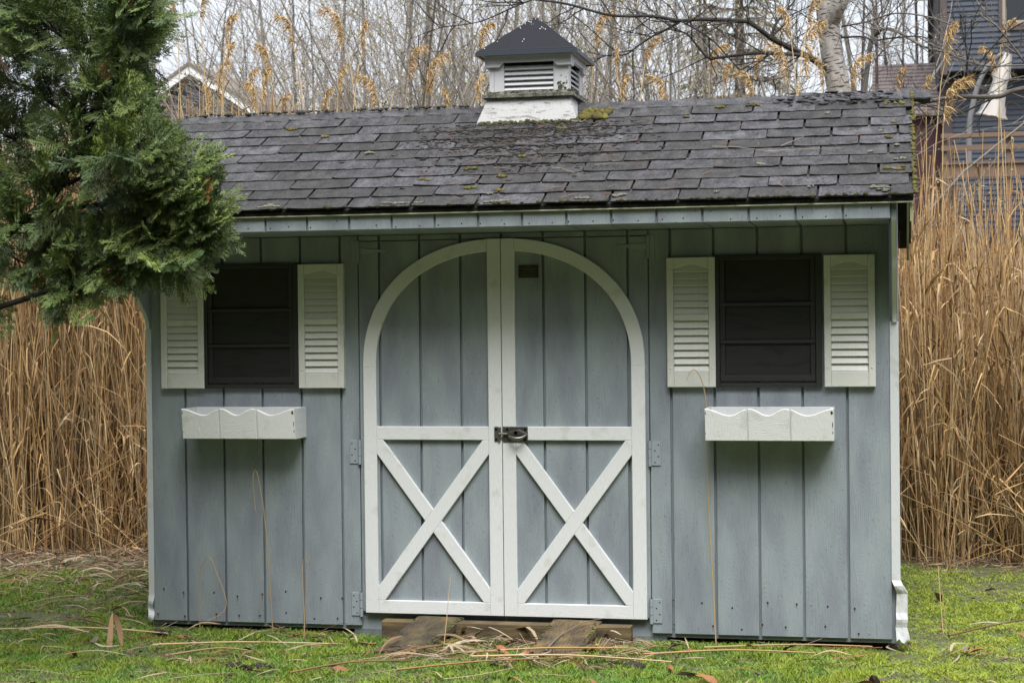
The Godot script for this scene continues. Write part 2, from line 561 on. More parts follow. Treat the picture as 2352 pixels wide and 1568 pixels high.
func build_shed() -> void:
	shed = thing("garden_shed", "blue grey wooden garden shed with white arched double doors and a cupola", "shed")
	var body := MB.new()   # closed hollow body behind the siding: four walls with thickness
	body.slab(-0.19, 3.465, -0.02, 1.93, -0.05, -0.02, 0.0)
	var fw := part("front_wall", body, M.siding_plain, shed)
	# siding boards of the front, between their grooves (groove 9 mm)
	var edges := [-0.181]
	for k in 5:
		edges.append(G * k)
	var h := 0.006
	for i in edges.size():
		var x0: float = edges[i] + (h if i > 0 else 0.0)
		var x1: float = edges[i + 1] - h if i + 1 < edges.size() else 0.9035
		board(x0, x1, 0.0, 1.9, -0.0195, 0.0, M.siding, fw)
	# above and around the doors: same sheet, same grooves, cut by the door leaves
	var top_edges := [0.9085, 1.0125, 1.2157, 1.4189, 1.622, 1.8252, 2.0284, 2.2316, 2.3275]
	for i in top_edges.size() - 1:
		board(top_edges[i] + (h if i > 0 else 0.0), top_edges[i + 1] - (h if i < 7 else 0.0), 1.8755, 1.9, -0.0195, 0.0, M.siding, fw)
	var r0 := 2.4333
	board(2.3325, r0 - h, 0.0, 1.9, -0.0195, 0.0, M.siding, fw)
	for k in 5:
		board(r0 + G * k + h, (r0 + G * (k + 1) - h) if k < 4 else 3.44, 0.0, 1.9, -0.0195, 0.0, M.siding, fw)
	# nail heads along the foot of the siding
	var nm := MB.new()
	nm.tube(PackedVector3Array([Vector3(0, 0, 0), Vector3(0, 0, 0.0035), Vector3(0, 0, 0.0045)]), PackedFloat32Array([0.0042, 0.004, 0.002]), 7)
	var nail_mesh := nm.mesh(M.nail)
	for k in 26:
		var nx := -0.15 + k * 0.137 + rng.randf_range(-0.02, 0.02)
		if nx > 0.88 and nx < 2.36:
			continue
		for row in 2:
			var nl := put_mesh("nail_head", nail_mesh, fw)
			nl.position = Vector3(nx + rng.randf_range(-0.03, 0.03), (0.035 if row == 0 else 0.14) + rng.randf_range(-0.015, 0.02), -0.001)
			if rng.randf() < 0.5:   # rust run below the nail
				var sm := MB.new()
				var L := rng.randf_range(0.012, 0.035)
				sm.strip(PackedVector3Array([Vector3(0, 0.003, 0), Vector3(0.0005, -L * 0.5, 0), Vector3(-0.0005, -L, 0)]), PackedFloat32Array([0.0045, 0.003, 0.0006]), Vector3.RIGHT)
				var so := part("rust_stain", sm, M.rust, fw)
				so.position = Vector3(nl.position.x, nl.position.y, 0.0006)
	# sill under the doors; floor block near-black for the shaded gap below the walls
	board(0.86, 2.4, -0.055, 0.058, -0.045, -0.0205, M.sill_paint, shed, "sill_board")
	var sk := MB.new()
	sk.slab(-0.16, 3.42, -0.09, -0.012, -1.98, -0.06, 0.0)
	part("floor_skid", sk, M.gap, shed)
	# side and back walls
	for s in 2:
		var wx := -0.2 if s == 0 else 3.4525
		var mb := MB.new()
		mb.uvs = Vector2(1.0, 0.55)
		var prof := PackedVector2Array([Vector2(0.051, 0.0), Vector2(2.0, 0.0), Vector2(2.0, 1.93), Vector2(0.762, 2.52), Vector2(0.051, 2.15)])
		mb.prism(prof, 0.0, 0.0225, 0.0, Transform3D(Basis(Vector3(0, 0, -1), Vector3.UP, Vector3(1, 0, 0)), Vector3(wx, 0, 0)))
		var sw := part("side_wall", mb, M.siding_plain, shed)
		var zz := 0.055
		while zz < 1.99:
			var ze := minf(zz + G - 0.01, 1.995)
			var top := func(q: float) -> float: return 2.5 - 0.4735 * absf(q - 0.762)
			var bm := MB.new()
			bm.uvs = Vector2(1.0 / 0.9, 1.0 / 1.8)
			bm.uvo = Vector2(rng.randf(), rng.randf())
			bm.prism(PackedVector2Array([Vector2(zz, 0.0), Vector2(ze, 0.0), Vector2(ze, top.call(ze)), Vector2(zz, top.call(zz))]), 0.0, 0.004, 0.001, Transform3D(Basis(Vector3(0, 0, -1), Vector3.UP, Vector3(1, 0, 0)), Vector3(3.4755 if s == 1 else -0.2045, 0, 0)))
			part("siding_board", bm, M.siding, sw)
			zz += G
	var bw := MB.new()
	bw.slab(-0.17, 3.445, 0.0, 1.93, -2.0, -1.97, 0.0)
	part("back_wall", bw, M.siding_plain, shed)
	build_eave()
	build_roof()
	build_corner_trims()
	for s in 2:
		build_door(s)
	build_latch()
	build_window(0.111, 0.592)
	build_window(2.648, 3.122)
	build_shutter(-0.114, 0.112)
	build_shutter(0.606, 0.837)
	build_shutter(2.419, 2.645)
	build_shutter(3.145, 3.375)
	build_cupola()

func build_eave() -> void:
	# soffit of grooved sheet
	var so := Node3D.new()
	so.name = "soffit"
	shed.add_child(so)
	var k := -1
	var x := 1.0106 - 7 * G
	while x < 3.46:
		var x0 := maxf(x + 0.0045, -0.19)
		var x1 := minf(x + G - 0.0045, 3.448)
		if x1 - x0 > 0.03:
			var mb := MB.new()
			mb.uvs = Vector2(1.0, 1.0)
			mb.uvo = Vector2(rng.randf(), rng.randf())
			mb.slab(x0, x1, 0.003, 0.452, 0.0, 0.012, 0.003, Transform3D(Basis(Vector3(1, 0, 0), Vector3(0, 0, 1), Vector3(0, -1, 0)), Vector3(0, 1.914, 0)))
			part("soffit_board", mb, M.siding, so)
			var fb := board(x0, x1, 1.903, 1.972, 0.458, 0.4736, M.siding, so, "fascia_board", 0.003)
			fb.position = Vector3.ZERO
			for e in 3:   # small nails
				pass
		x += G
		k += 1
	var bk := MB.new()
	bk.slab(-0.19, 3.448, 1.915, 1.93, 0.002, 0.455, 0.0)
	bk.slab(-0.19, 3.448, 1.906, 1.97, 0.4525, 0.4595, 0.0)
	part("soffit_backing", bk, M.siding_plain, so)
	# nails on the fascia
	var nm := MB.new()
	nm.tube(PackedVector3Array([Vector3(0, 0, 0), Vector3(0, 0, 0.002)]), PackedFloat32Array([0.0032, 0.0028]), 6)
	var nmesh := nm.mesh(M.nail)
	x = 1.0106 - 6 * G
	while x < 3.4:
		for e in 2:
			var nl := put_mesh("nail_head", nmesh, so)
			nl.position = Vector3(x + (0.022 if e == 0 else 0.13) + rng.randf_range(-0.015, 0.015), 1.914 + rng.randf() * 0.012 + (0.03 if rng.randf() < 0.3 else 0.0), 0.4733)
		x += G
	# olive metal drip edge
	var d := MB.new()
	d.prism(PackedVector2Array([Vector2(-0.476, 1.974), Vector2(-0.4795, 1.974), Vector2(-0.4885, 1.968), Vector2(-0.491, 1.97), Vector2(-0.484, 1.99), Vector2(-0.40, 2.032), Vector2(-0.40, 2.026), Vector2(-0.476, 1.99)]), 0.0, 3.84, 0.0, Transform3D(Basis(Vector3(0, 0, -1), Vector3.UP, Vector3(1, 0, 0)), Vector3(-0.295, 0, 0)))
	part("drip_edge", d, M.drip, shed)
	# curved brackets that carry the overhang
	for s in 2:
		var prof := PackedVector2Array()
		prof.append(Vector2(0.0, 1.455))
		prof.append(Vector2(0.016, 1.455))
		for i in 13:
			var t := i / 12.0
			var y := lerpf(1.462, 1.9, t)
			var zz := 0.016 + 0.23 * smoothstep(0.0, 0.62, t) + 0.2 * smoothstep(0.62, 1.0, t)
			prof.append(Vector2(zz, y))
		prof.append(Vector2(0.45, 1.94))
		prof.append(Vector2(0.43, 1.985))
		prof.append(Vector2(0.0, 2.17))
		var mb := MB.new()
		mb.prism(prof, 0.0, 0.0225, 0.002, Transform3D(Basis(Vector3(0, 0, 1), Vector3.UP, Vector3(-1, 0, 0)), Vector3(-0.1775 if s == 0 else 3.4725, 0, 0)))
		part("bracket", mb, M.siding_plain, shed)
		var eb := MB.new()   # pale edge band on its front
		var pts := PackedVector3Array()
		for i in range(1, 15):
			pts.append(Vector3((-0.1887 if s == 0 else 3.4613), prof[i].y, prof[i].x + 0.001))
		eb.strip(pts, radii(pts.size(), 0.009, 0.009), Vector3.RIGHT)
		part("bracket_edge", eb, M.trim_metal, shed)

func corner_trim(x0: float, x1: float, dented: bool) -> void:
	# angle of thin metal, front and side flange; the foot of the right one is bent and torn
	var mb := MB.new()
	mb.uvs = Vector2(1, 1)
	var cols := 5
	var rows := 60
	var outer := x1 if dented else x0
	for face in 2:
		var first := mb.v.size()
		for j in rows + 1:
			var y := lerpf(-0.0, 1.458, pow(float(j) / rows, 1.6))
			for i in cols + 1:
				var s := float(i) / cols
				var p := Vector3(lerpf(x0, x1, s), y, 0.004) if face == 0 else Vector3(outer, y, lerpf(0.004, -0.05, s))
				if dented:
					var key := [[0.0, 0.02, 0.04, 0.02], [0.06, 0.016, 0.028, 0.008], [0.095, 0.02, 0.033, 0.02], [0.125, 0.018, 0.03, 0.01], [0.212, 0.022, 0.032, 0.006], [0.25, 0.012, 0.01, 0.036], [0.268, 0.0, 0.0, 0.0], [2.0, 0.0, 0.0, 0.0]]
					var q := 0
					while key[q + 1][0] < y:
						q += 1
					var f: float = (y - key[q][0]) / (key[q + 1][0] - key[q][0])
					var sx := s if face == 0 else 1.0
					p.x += lerpf(lerpf(key[q][1], key[q][2], sx), lerpf(key[q + 1][1], key[q + 1][2], sx), f)
					p.z += lerpf(key[q][3], key[q + 1][3], f) * (1.0 - 0.5 * sx) + (0.004 * noise.get_noise_2d(y * 400.0, s * 90.0) if y < 0.26 else 0.0)
					if y < 0.03 and face == 0:
						p.y += 0.012 * sin(s * 9.0) - 0.004
				else:
					var k2 := smoothstep(0.16, 0.02, y)
					p.x += k2 * (0.006 * sin(y * 60.0) - 0.004)
					p.z += k2 * 0.008 * (1.0 + sin(y * 75.0 + s))
				mb.put(p, Vector3.BACK, Vector2(p.x, p.y))
		for j in rows:
			for i in cols:
				var q := first + j * (cols + 1) + i
				mb.ix.append_array(PackedInt32Array([q, q + cols + 1, q + 1, q + 1, q + cols + 1, q + cols + 2]))
	# face normals for crisp creases
	var st := SurfaceTool.new()
	st.begin(Mesh.PRIMITIVE_TRIANGLES)
	st.set_smooth_group(-1)
	for i in mb.ix:
		st.set_uv(mb.uv[i])
		st.add_vertex(mb.v[i])
	st.generate_normals()
	var am := st.commit()
	am.surface_set_material(0, M.trim_metal)
	var o := put_mesh("corner_trim", am, shed)
	if dented:
		o.set_meta("label", "white corner trim with a crumpled torn foot")

func build_corner_trims() -> void:
	corner_trim(-0.206, -0.176, false)
	corner_trim(3.4395, 3.479, true)

# --- roof
func on_roof(x: float, up: float, out := 0.0) -> Vector3:
	var nn := Vector3(0, -roof_dir.z, roof_dir.y)
	return Vector3(x, EAVE.y, EAVE.z) + roof_dir * up + nn * out

func shingle_mesh(w: float, seed_n: int) -> MB:
	var r := RandomNumberGenerator.new()
	r.seed = seed_n
	var mb := MB.new()
	var nx := 8
	var top := []
	var low := []
	var und := []
	var curl := r.randf_range(-0.002, 0.005)
	for i in nx + 1:
		var s := float(i) / nx
		var x := (s - 0.5) * w + (r.randf_range(-0.003, 0.003) if i == 0 or i == nx else 0.0)
		var yb := r.randf_range(-0.004, 0.004) + (0.006 * r.randf() if i == 0 or i == nx else 0.0)
		var lift := 0.0095 + curl * absf(s - 0.5) * 2.0 + r.randf_range(-0.0012, 0.0012)
		top.append(Vector3(x, 0.15, 0.0035))
		low.append(Vector3(x, yb, lift))
		und.append(Vector3(x, yb + 0.002, lift - 0.008))
	for i in nx:
		var mid0: Vector3 = low[i].lerp(top[i], 0.45) + Vector3(0, 0, r.randf_range(-0.0008, 0.001))
		var mid1: Vector3 = low[i + 1].lerp(top[i + 1], 0.45) + Vector3(0, 0, r.randf_range(-0.0008, 0.001))
		mb.quad(low[i], low[i + 1], mid1, mid0)
		mb.quad(mid0, mid1, top[i + 1], top[i])
		mb.quad(und[i], und[i + 1], low[i + 1], low[i])
	mb.quad(und[0], low[0], top[0], top[0] - Vector3(0, 0, 0.0035))
	mb.quad(low[nx], und[nx], top[nx] - Vector3(0, 0, 0.0035), top[nx])
	return mb

func build_roof() -> void:
	var roof := Node3D.new()
	roof.name = "roof"
	shed.add_child(roof)
	# deck, both slopes, with thickness
	var mb := MB.new()
	for prof in [PackedVector2Array([Vector2(-0.492, 1.993), Vector2(-0.49, 1.976), Vector2(0.762, 2.56), Vector2(0.762, 2.588)]), PackedVector2Array([Vector2(0.7625, 2.588), Vector2(0.7625, 2.56), Vector2(2.21, 1.872), Vector2(2.22, 1.9)])]:
		mb.prism(prof, 0.0, 3.835, 0.0, Transform3D(Basis(Vector3(0, 0, -1), Vector3.UP, Vector3(1, 0, 0)), Vector3(-0.29, 0, 0)))
	part("roof_deck", mb, M.shingle_edge, roof)
	# rake boards at the gable ends and the rear underside
	for s in 2:
		var rk := MB.new()
		var pr := PackedVector2Array([Vector2(-0.47, 1.965), Vector2(0.762, 2.545), Vector2(2.17, 1.88), Vector2(2.17, 1.8), Vector2(0.762, 2.465), Vector2(-0.47, 1.89)])
		rk.prism(pr, 0.0, 0.012, 0.001, Transform3D(Basis(Vector3(0, 0, -1), Vector3.UP, Vector3(1, 0, 0)), Vector3(-0.287 if s == 0 else 3.531, 0, 0)))
		part("rake_board", rk, M.drip, roof)
	# shingles of the front slope, ten courses
	var full := []
	for k in 7:
		full.append(shingle_mesh(0.2975, 100 + k))
	var meshes := {}
	var nn := Vector3(0, -roof_dir.z, roof_dir.y)
	var bas := Basis(Vector3.RIGHT, roof_dir, nn)
	var x0 := -0.302
	var x1 := 3.556
	for row in 10:
		var off := fposmod(row * 0.1524 + 0.021 * row + (0.09 if row == 0 else 0.0), 0.3048)
		var x := x0 - 0.3048 + off
		while x < x1 - 0.02:
			var a := maxf(x, x0)
			var b := minf(x + 0.3048, x1)
			x += 0.3048
			if b - a < 0.035:
				continue
			var w := b - a - 0.0105
			var mi := rng.randi() % 6
			var shade: int = mi
			if row < 4 and rng.randf() < 0.45:
				shade = [3, 5, 1][rng.randi() % 3]
			var mesh: Mesh
			if w > 0.29:
				var key := "%d_%d" % [rng.randi() % 7, shade]
				if not meshes.has(key):
					meshes[key] = full[int(key.split("_")[0])].mesh(M.shingles[shade])
				mesh = meshes[key]
			else:
				mesh = shingle_mesh(w, 300 + row * 20 + mi).mesh(M.shingles[shade])
			var o := put_mesh("shingle", mesh, roof)
			var jit := Basis(Vector3(0, 0, 1), rng.randf_range(-0.008, 0.008))
			o.transform = Transform3D(bas * jit, on_roof((a + b) / 2.0 + rng.randf_range(-0.002, 0.002), -0.004 + row * 0.127 + rng.randf_range(-0.002, 0.002), 0.0045))
	# rear slope as one sheet of courses
	var rs := MB.new()
	for row in 12:
		var t0 := row / 12.0
		var t1 := (row + 1) / 12.0
		var a := Vector2(lerpf(-0.765, -2.24, t0), lerpf(2.592, 1.898, t0))
		var b := Vector2(lerpf(-0.765, -2.24, t1), lerpf(2.592, 1.898, t1))
		rs.quad(Vector3(x0, b.y + 0.012, b.x), Vector3(x0, a.y + 0.003, a.x), Vector3(x1, a.y + 0.003, a.x), Vector3(x1, b.y + 0.012, b.x))
		rs.quad(Vector3(x1, b.y + 0.012, b.x), Vector3(x1, b.y + 0.001, b.x), Vector3(x0, b.y + 0.001, b.x), Vector3(x0, b.y + 0.012, b.x))
	part("rear_courses", rs, M.shingles[1], roof)
	# ridge caps, five inches to the weather, folded over the ridge
	var cx := x0 + 0.002
	var ci := 0
	while cx < x1 - 0.03:
		if not (cx > 1.40 and cx < 1.80):
			var cap := MB.new()
			var wl := 0.137
			var fl := 0.135 + rng.randf_range(-0.008, 0.006)
			var secs := [-1.0, -0.55, -0.12, 0.0, 0.12, 0.6, 1.0]
			var rowsv := []
			for e in 5:
				var lst := []
				var s := e / 4.0
				for q in secs:
					var d: float = absf(q) * fl + (rng.randf_range(-0.004, 0.004) if absf(q) > 0.9 else 0.0)
					var bend: float = 0.008 * (1.0 - absf(q))
					var lift := lerpf(0.013, 0.004, s) + rng.randf_range(-0.001, 0.0015)
					if cx > 2.95:
						lift += rng.randf_range(0.0, 0.014)
					var p := Vector3(cx + s * wl + rng.randf_range(-0.0015, 0.0015), 2.598 - d * 0.428 - bend + lift, -0.762 + d * 0.9037 * signf(q) + 0.006 * signf(q) * 0.0)
					lst.append(p)
				rowsv.append(lst)
			for e in 4:
				for q in secs.size() - 1:
					cap.quad(rowsv[e][q + 1], rowsv[e + 1][q + 1], rowsv[e + 1][q], rowsv[e][q])
			for q in secs.size() - 1:
				cap.quad(rowsv[0][q] - Vector3(0, 0.008, 0), rowsv[0][q + 1] - Vector3(0, 0.008, 0), rowsv[0][q + 1], rowsv[0][q])
			for e in 4:
				cap.quad(rowsv[e][6] - Vector3(0, 0.006, 0), rowsv[e + 1][6] - Vector3(0, 0.006, 0), rowsv[e + 1][6], rowsv[e][6])
			part("ridge_cap", cap, M.shingles[[0, 2, 4, 0][ci % 4]], roof)
		ci += 1
		cx += 0.127
	build_roof_growth(roof)

func build_roof_growth(roof: Node3D) -> void:
	# moss: cushions beside the cupola, along its foot and down the right-hand rake, a few on the courses
	var mm := MB.new()
	var clumps := []
	for k in 130:
		clumps.append([1.93 + pow(rng.randf(), 1.6) * 0.13, 1.12 + rng.randf() * 0.13, 0.007 + rng.randf() * 0.009, 1])
	for k in 120:
		clumps.append([1.40 + rng.randf() * 0.52, 1.105 + rng.randf_range(-0.012, 0.02) - 0.02 * rng.randf(), 0.004 + rng.randf() * 0.006, 0])
	for k in 150:
		clumps.append([3.552 + rng.randf_range(-0.006, 0.007), rng.randf_range(0.0, 1.37), 0.003 + rng.randf() * 0.005, 1])
	for k in 26:
		clumps.append([3.47 + rng.randf_range(-0.05, 0.05), [0.3, 0.72, 0.9, 1.2][rng.randi() % 4] + rng.randf_range(-0.02, 0.02), 0.004 + rng.randf() * 0.006, 1])
	for spot in [[2.62, 1.235, 0.03], [2.78, 1.245, 0.03], [1.85, 0.985, 0.02], [1.55, 0.2, 0.02], [1.7, 0.16, 0.02], [1.5, 0.45, 0.03], [1.72, 0.6, 0.02], [1.68, 0.34, 0.02], [2.46, 1.1, 0.015], [0.4, 1.12, 0.03], [0.62, 0.98, 0.02], [1.3, 0.32, 0.02]]:
		for k in 10:
			clumps.append([spot[0] + rng.randf_range(-1, 1) * spot[2], spot[1] + rng.randf_range(-0.4, 0.4) * spot[2], 0.004 + rng.randf() * 0.005, 1])
	for k in 90:
		clumps.append([rng.randf_range(-0.28, 3.55), rng.randf_range(-0.006, 0.004), 0.004 + rng.randf() * 0.006, 2])
	for c in clumps:
		var tone: Color = [Color(0.05, 0.06, 0.02), Color(0.095, 0.09, 0.018), Color(0.035, 0.04, 0.02)][c[3]]
		mm.tint = tone.lerp(Color(0.07, 0.045, 0.02), 0.6 * rng.randf()) * (0.6 + 0.8 * rng.randf())
		mm.blob(on_roof(c[0], c[1], 0.0145), Vector3(c[2] * 1.4, c[2], c[2] * 1.2), rng, 0.35, 6, 4)
	var o := part("moss", mm, M.moss, roof)
	o.set_meta("kind", "stuff")
	# crusty dark debris on the worn patch below the cupola
	var db := MB.new()
	for k in 1500:
		var px := 1.68 + rng.randfn(0.0, 0.26)
		var up := 1.09 - absf(rng.randfn(0.0, 0.3))
		if up < 0.1:
			continue
		var tone := [Color(0.035, 0.03, 0.026), Color(0.06, 0.055, 0.05), Color(0.02, 0.018, 0.016)][rng.randi() % 3] as Color
		db.tint = tone
		var sz := 0.003 + 0.006 * rng.randf()
		db.blob(on_roof(px, up, 0.012), Vector3(sz * 2.0, sz * 0.5, sz), rng, 0.5, 5, 3)
	for k in 90:
		db.tint = Color(0.065, 0.062, 0.065) * rng.randf_range(0.5, 1.3)
		db.blob(on_roof(rng.randf_range(2.9, 3.5), 1.26 + rng.randf_range(-0.05, 0.14), 0.018), Vector3(0.018, 0.004, 0.009) * rng.randf_range(0.5, 1.3), rng, 0.5, 6, 3)
	for k in 120:
		db.tint = Color(0.045, 0.04, 0.034)
		db.blob(on_roof(rng.randf_range(-0.28, 1.3), 1.385 + rng.randf_range(-0.02, 0.01), 0.02), Vector3(0.012, 0.006, 0.006) * (0.4 + rng.randf()), rng, 0.6, 5, 3)
	o = part("debris", db, M.moss, roof)
	o.set_meta("kind", "stuff")
	# lichen: thin pale crusts
	for s in [[3.43, 0.055, 0.05, 0.03], [3.5, 0.42, 0.028, 0.02], [3.47, 0.3, 0.02, 0.012], [3.48, 0.6, 0.02, 0.012], [3.38, 0.08, 0.03, 0.012], [2.27, 0.06, 0.05, 0.02], [1.92, 1.085, 0.03, 0.012], [2.87, 0.4, 0.02, 0.012], [0.93, 0.72, 0.03, 0.014], [3.36, 0.52, 0.018, 0.01], [3.15, 1.08, 0.018, 0.01], [3.1, 0.1, 0.012, 0.008], [1.66, 0.12, 0.016, 0.008], [0.63, 0.03, 0.05, 0.012], [1.28, 0.03, 0.08, 0.012], [2.7, 0.07, 0.012, 0.01], [3.4, 0.8, 0.016, 0.01], [1.7, 0.02, 0.05, 0.01], [2.1, 0.03, 0.04, 0.008]]:
		var lm := MB.new()
		var bits := 9
		for k in bits:
			lm.blob(on_roof(s[0] + rng.randfn(0.0, 0.45) * s[2], s[1] + rng.randfn(0.0, 0.45) * s[3], 0.0165), Vector3(s[2] * 0.34, 0.005, s[3] * 0.45) * (0.6 + 0.6 * rng.randf()), rng, 0.4, 8, 4)
		part("lichen", lm, M.lichen, roof)
	# pine needles and twigs lying on the courses
	var nd := MB.new()
	for k in 70:
		nd.tint = [Color(0.2, 0.08, 0.04), Color(0.25, 0.14, 0.08), Color(0.16, 0.13, 0.1)][rng.randi() % 3]
		var c0 := Vector2(rng.randf_range(1.2, 2.3) if k < 45 else rng.randf_range(0.3, 3.4), rng.randf_range(0.05, 1.05))
		var an := rng.randf() * PI
		var d2 := Vector2(cos(an), sin(an) * 0.7) * rng.randf_range(0.02, 0.05)
		nd.tube(PackedVector3Array([on_roof(c0.x - d2.x, c0.y - d2.y, 0.017), on_roof(c0.x + 0.004, c0.y, 0.02), on_roof(c0.x + d2.x, c0.y + d2.y, 0.017)]), PackedFloat32Array([0.001, 0.0012, 0.0008]), 4, false)
	o = part("pine_needles", nd, M.reed, roof)
	o.set_meta("kind", "stuff")
	for t in [[2.63, 0.64, 0.3, -0.1], [2.9, 0.55, 0.34, 0.02], [1.9, 0.42, 0.12, -0.08], [2.95, 0.62, 0.1, 0.12], [2.1, 0.44, 0.14, 0.01]]:
		var tm := MB.new()
		tm.tint = Color(0.24, 0.2, 0.15)
		tm.tube(curve([on_roof(t[0], t[1], 0.02), on_roof(t[0] + t[2] * 0.4, t[1] + t[3] * 0.3, 0.024), on_roof(t[0] + t[2], t[1] + t[3], 0.02)], 4), radii(9, 0.0026, 0.001), 5)
		part("twig", tm, M.reed, roof)

# --- doors
func arch_at(a: float, b: float, dx: float) -> float:
	return 1.262 + b * pow(maxf(0.0, 1.0 - pow(minf(dx / a, 1.0), 2.2)), 1.0 / 2.2)

func build_door(s: int) -> void:
	var door := Node3D.new()
	door.name = "door"
	shed.add_child(door, true)
	var m := -1.0 if s == 0 else 1.0
	var cx := 1.6215
	# leaf: siding boards behind the white frame
	var xs := [0.9085, 1.0125, 1.2157, 1.4189, 1.6195] if s == 0 else [1.6235, 1.8252, 2.0284, 2.2316, 2.3275]
	for i in 4:
		board(xs[i] + (0.006 if i > 0 else 0.0), xs[i + 1] - (0.006 if i < 3 else 0.0), 0.07, 1.871, -0.0195, 0.0005, M.siding, door)
	var z0 := 0.001
	var z1 := 0.021
	var X := func(d: float) -> float: return cx + m * d
	# outer stile with the arch springing from it
	white_board(rect(X.call(0.69), X.call(0.625), 0.066, 1.262), z0, z1, door, "stile")
	white_board(rect(X.call(0.0665), X.call(0.0018), 0.066, 1.873), z0, z1, door, "stile")
	var poly := PackedVector2Array()
	var steps := 26
	for i in steps + 1:
		var ang := PI / 2.0 * i / steps
		var dx := 0.69 - (0.69 - 0.0675) * (1.0 - cos(ang))
		dx = 0.0675 + (0.69 - 0.0675) * cos(ang)
		poly.append(Vector2(X.call(dx), arch_at(0.69, 0.611, dx)))
	for i in steps + 1:
		var ang := PI / 2.0 * (steps - i) / steps
		var dx := 0.0675 + (0.625 - 0.0675) * cos(ang)
		poly.append(Vector2(X.call(dx), arch_at(0.625, 0.5515, dx)))
	white_board(poly, z0, z1, door, "arch")
	white_board(rect(X.call(0.6245), X.call(0.067), 0.909, 0.9735), z0, z1, door, "rail", null, true)
	white_board(rect(X.call(0.6245), X.call(0.067), 0.066, 0.129), z0, z1, door, "rail", null, true)
	# crossed braces; the one that rises to the right runs through
	var op := rect(minf(X.call(0.6245), X.call(0.067)), maxf(X.call(0.6245), X.call(0.067)), 0.1295, 0.9085)
	var a0 := Vector2(op[0].x, 0.14)
	var a1 := Vector2(op[1].x, 0.895)
	var b0 := Vector2(op[0].x, 0.895)
	var b1 := Vector2(op[1].x, 0.14)
	var band := func(p: Vector2, q: Vector2) -> PackedVector2Array:
		var d := (q - p).normalized()
		var w := Vector2(-d.y, d.x) * 0.0325
		var e := d * 0.2
		return PackedVector2Array([p - e - w, q + e - w, q + e + w, p - e + w])
	var through: PackedVector2Array = band.call(a0, a1)
	var other: PackedVector2Array = band.call(b0, b1)
	for pg in Geometry2D.intersect_polygons(through, op):
		white_board(pg, z0, z1, door, "brace")
	for pg in Geometry2D.intersect_polygons(other, op):
		for pc in Geometry2D.clip_polygons(pg, through):
			white_board(pc, z0, z1, door, "brace")
	# hinges painted with the wall
	var hx: float = 0.906 if s == 0 else 2.33
	for hy in [0.848, 0.105]:
		var hm := MB.new()
		var o: float = -m * 0.0
		var xa: float = hx + m * 0.006
		hm.slab(minf(xa, xa + m * 0.045), maxf(xa, xa + m * 0.045), hy - 0.057, hy + 0.057, 0.0015, 0.005, 0.001)
		hm.tube(PackedVector3Array([Vector3(hx, hy - 0.06, 0.008), Vector3(hx, hy - 0.02, 0.008)]), PackedFloat32Array([0.0085, 0.0085]), 8)
		hm.tube(PackedVector3Array([Vector3(hx, hy - 0.018, 0.008), Vector3(hx, hy + 0.02, 0.008)]), PackedFloat32Array([0.0085, 0.0085]), 8)
		hm.tube(PackedVector3Array([Vector3(hx, hy + 0.022, 0.008), Vector3(hx, hy + 0.06, 0.008)]), PackedFloat32Array([0.0085, 0.0085]), 8)
		for e in 4:
			var sp := Vector3(xa + m * (0.018 if e % 2 == 0 else 0.034), hy + (e - 1.5) * 0.028, 0.005)
			hm.tube(PackedVector3Array([sp, sp + Vector3(0, 0, 0.0015)]), PackedFloat32Array([0.004, 0.003]), 7)
		part("hinge", hm, M.siding_plain, door)
	var th := MB.new()   # top strap hinge, its strap tapering across the leaf
	th.prism(PackedVector2Array([Vector2(hx - m * 0.004, 1.84), Vector2(hx - m * 0.004, 1.81), Vector2(hx - m * 0.14, 1.82), Vector2(hx - m * 0.15, 1.825), Vector2(hx - m * 0.14, 1.83)]), 0.0015, 0.0045, 0.0008)
	th.slab(minf(hx + m * 0.006, hx + m * 0.03), maxf(hx + m * 0.006, hx + m * 0.03), 1.765, 1.875, 0.0015, 0.005, 0.001)
	th.tube(PackedVector3Array([Vector3(hx, 1.765, 0.008), Vector3(hx, 1.875, 0.008)]), PackedFloat32Array([0.0075, 0.0075]), 8)
	part("hinge", th, M.siding_plain, door)
	if s == 1:
		# small dark plate with a pale rim and rows of worn raised lettering
		white_board(rect(1.706, 1.803, 1.683, 1.7445), 0.001, 0.0035, door, "name_plate", M.plate, false, 0.0008)
		var rm := MB.new()
		rm.slab(1.7045, 1.8045, 1.7425, 1.746, 0.001, 0.0045, 0.0005)
		rm.slab(1.7045, 1.8045, 1.6815, 1.685, 0.001, 0.0045, 0.0005)
		rm.slab(1.7045, 1.7075, 1.6855, 1.742, 0.001, 0.0045, 0.0005)
		rm.slab(1.8015, 1.8045, 1.6855, 1.742, 0.001, 0.0045, 0.0005)
		part("plate_rim", rm, M.brass, door)
		var lm := MB.new()
		var rows := [[1.735, 0.028], [1.727, 0.08], [1.7195, 0.052], [1.7105, 0.076], [1.699, 0.07], [1.691, 0.074]]
		for row in rows:
			var wx: float = 1.7545 - row[1] / 2.0
			while wx < 1.7545 + row[1] / 2.0:
				var wl: float = minf(rng.randf_range(0.003, 0.009), 1.7545 + row[1] / 2.0 - wx)
				lm.slab(wx, wx + wl, row[0] - 0.0013, row[0] + 0.0013, 0.0034, 0.0041, 0.0)
				wx += wl + 0.0022
		part("worn_lettering", lm, M.brass, door)

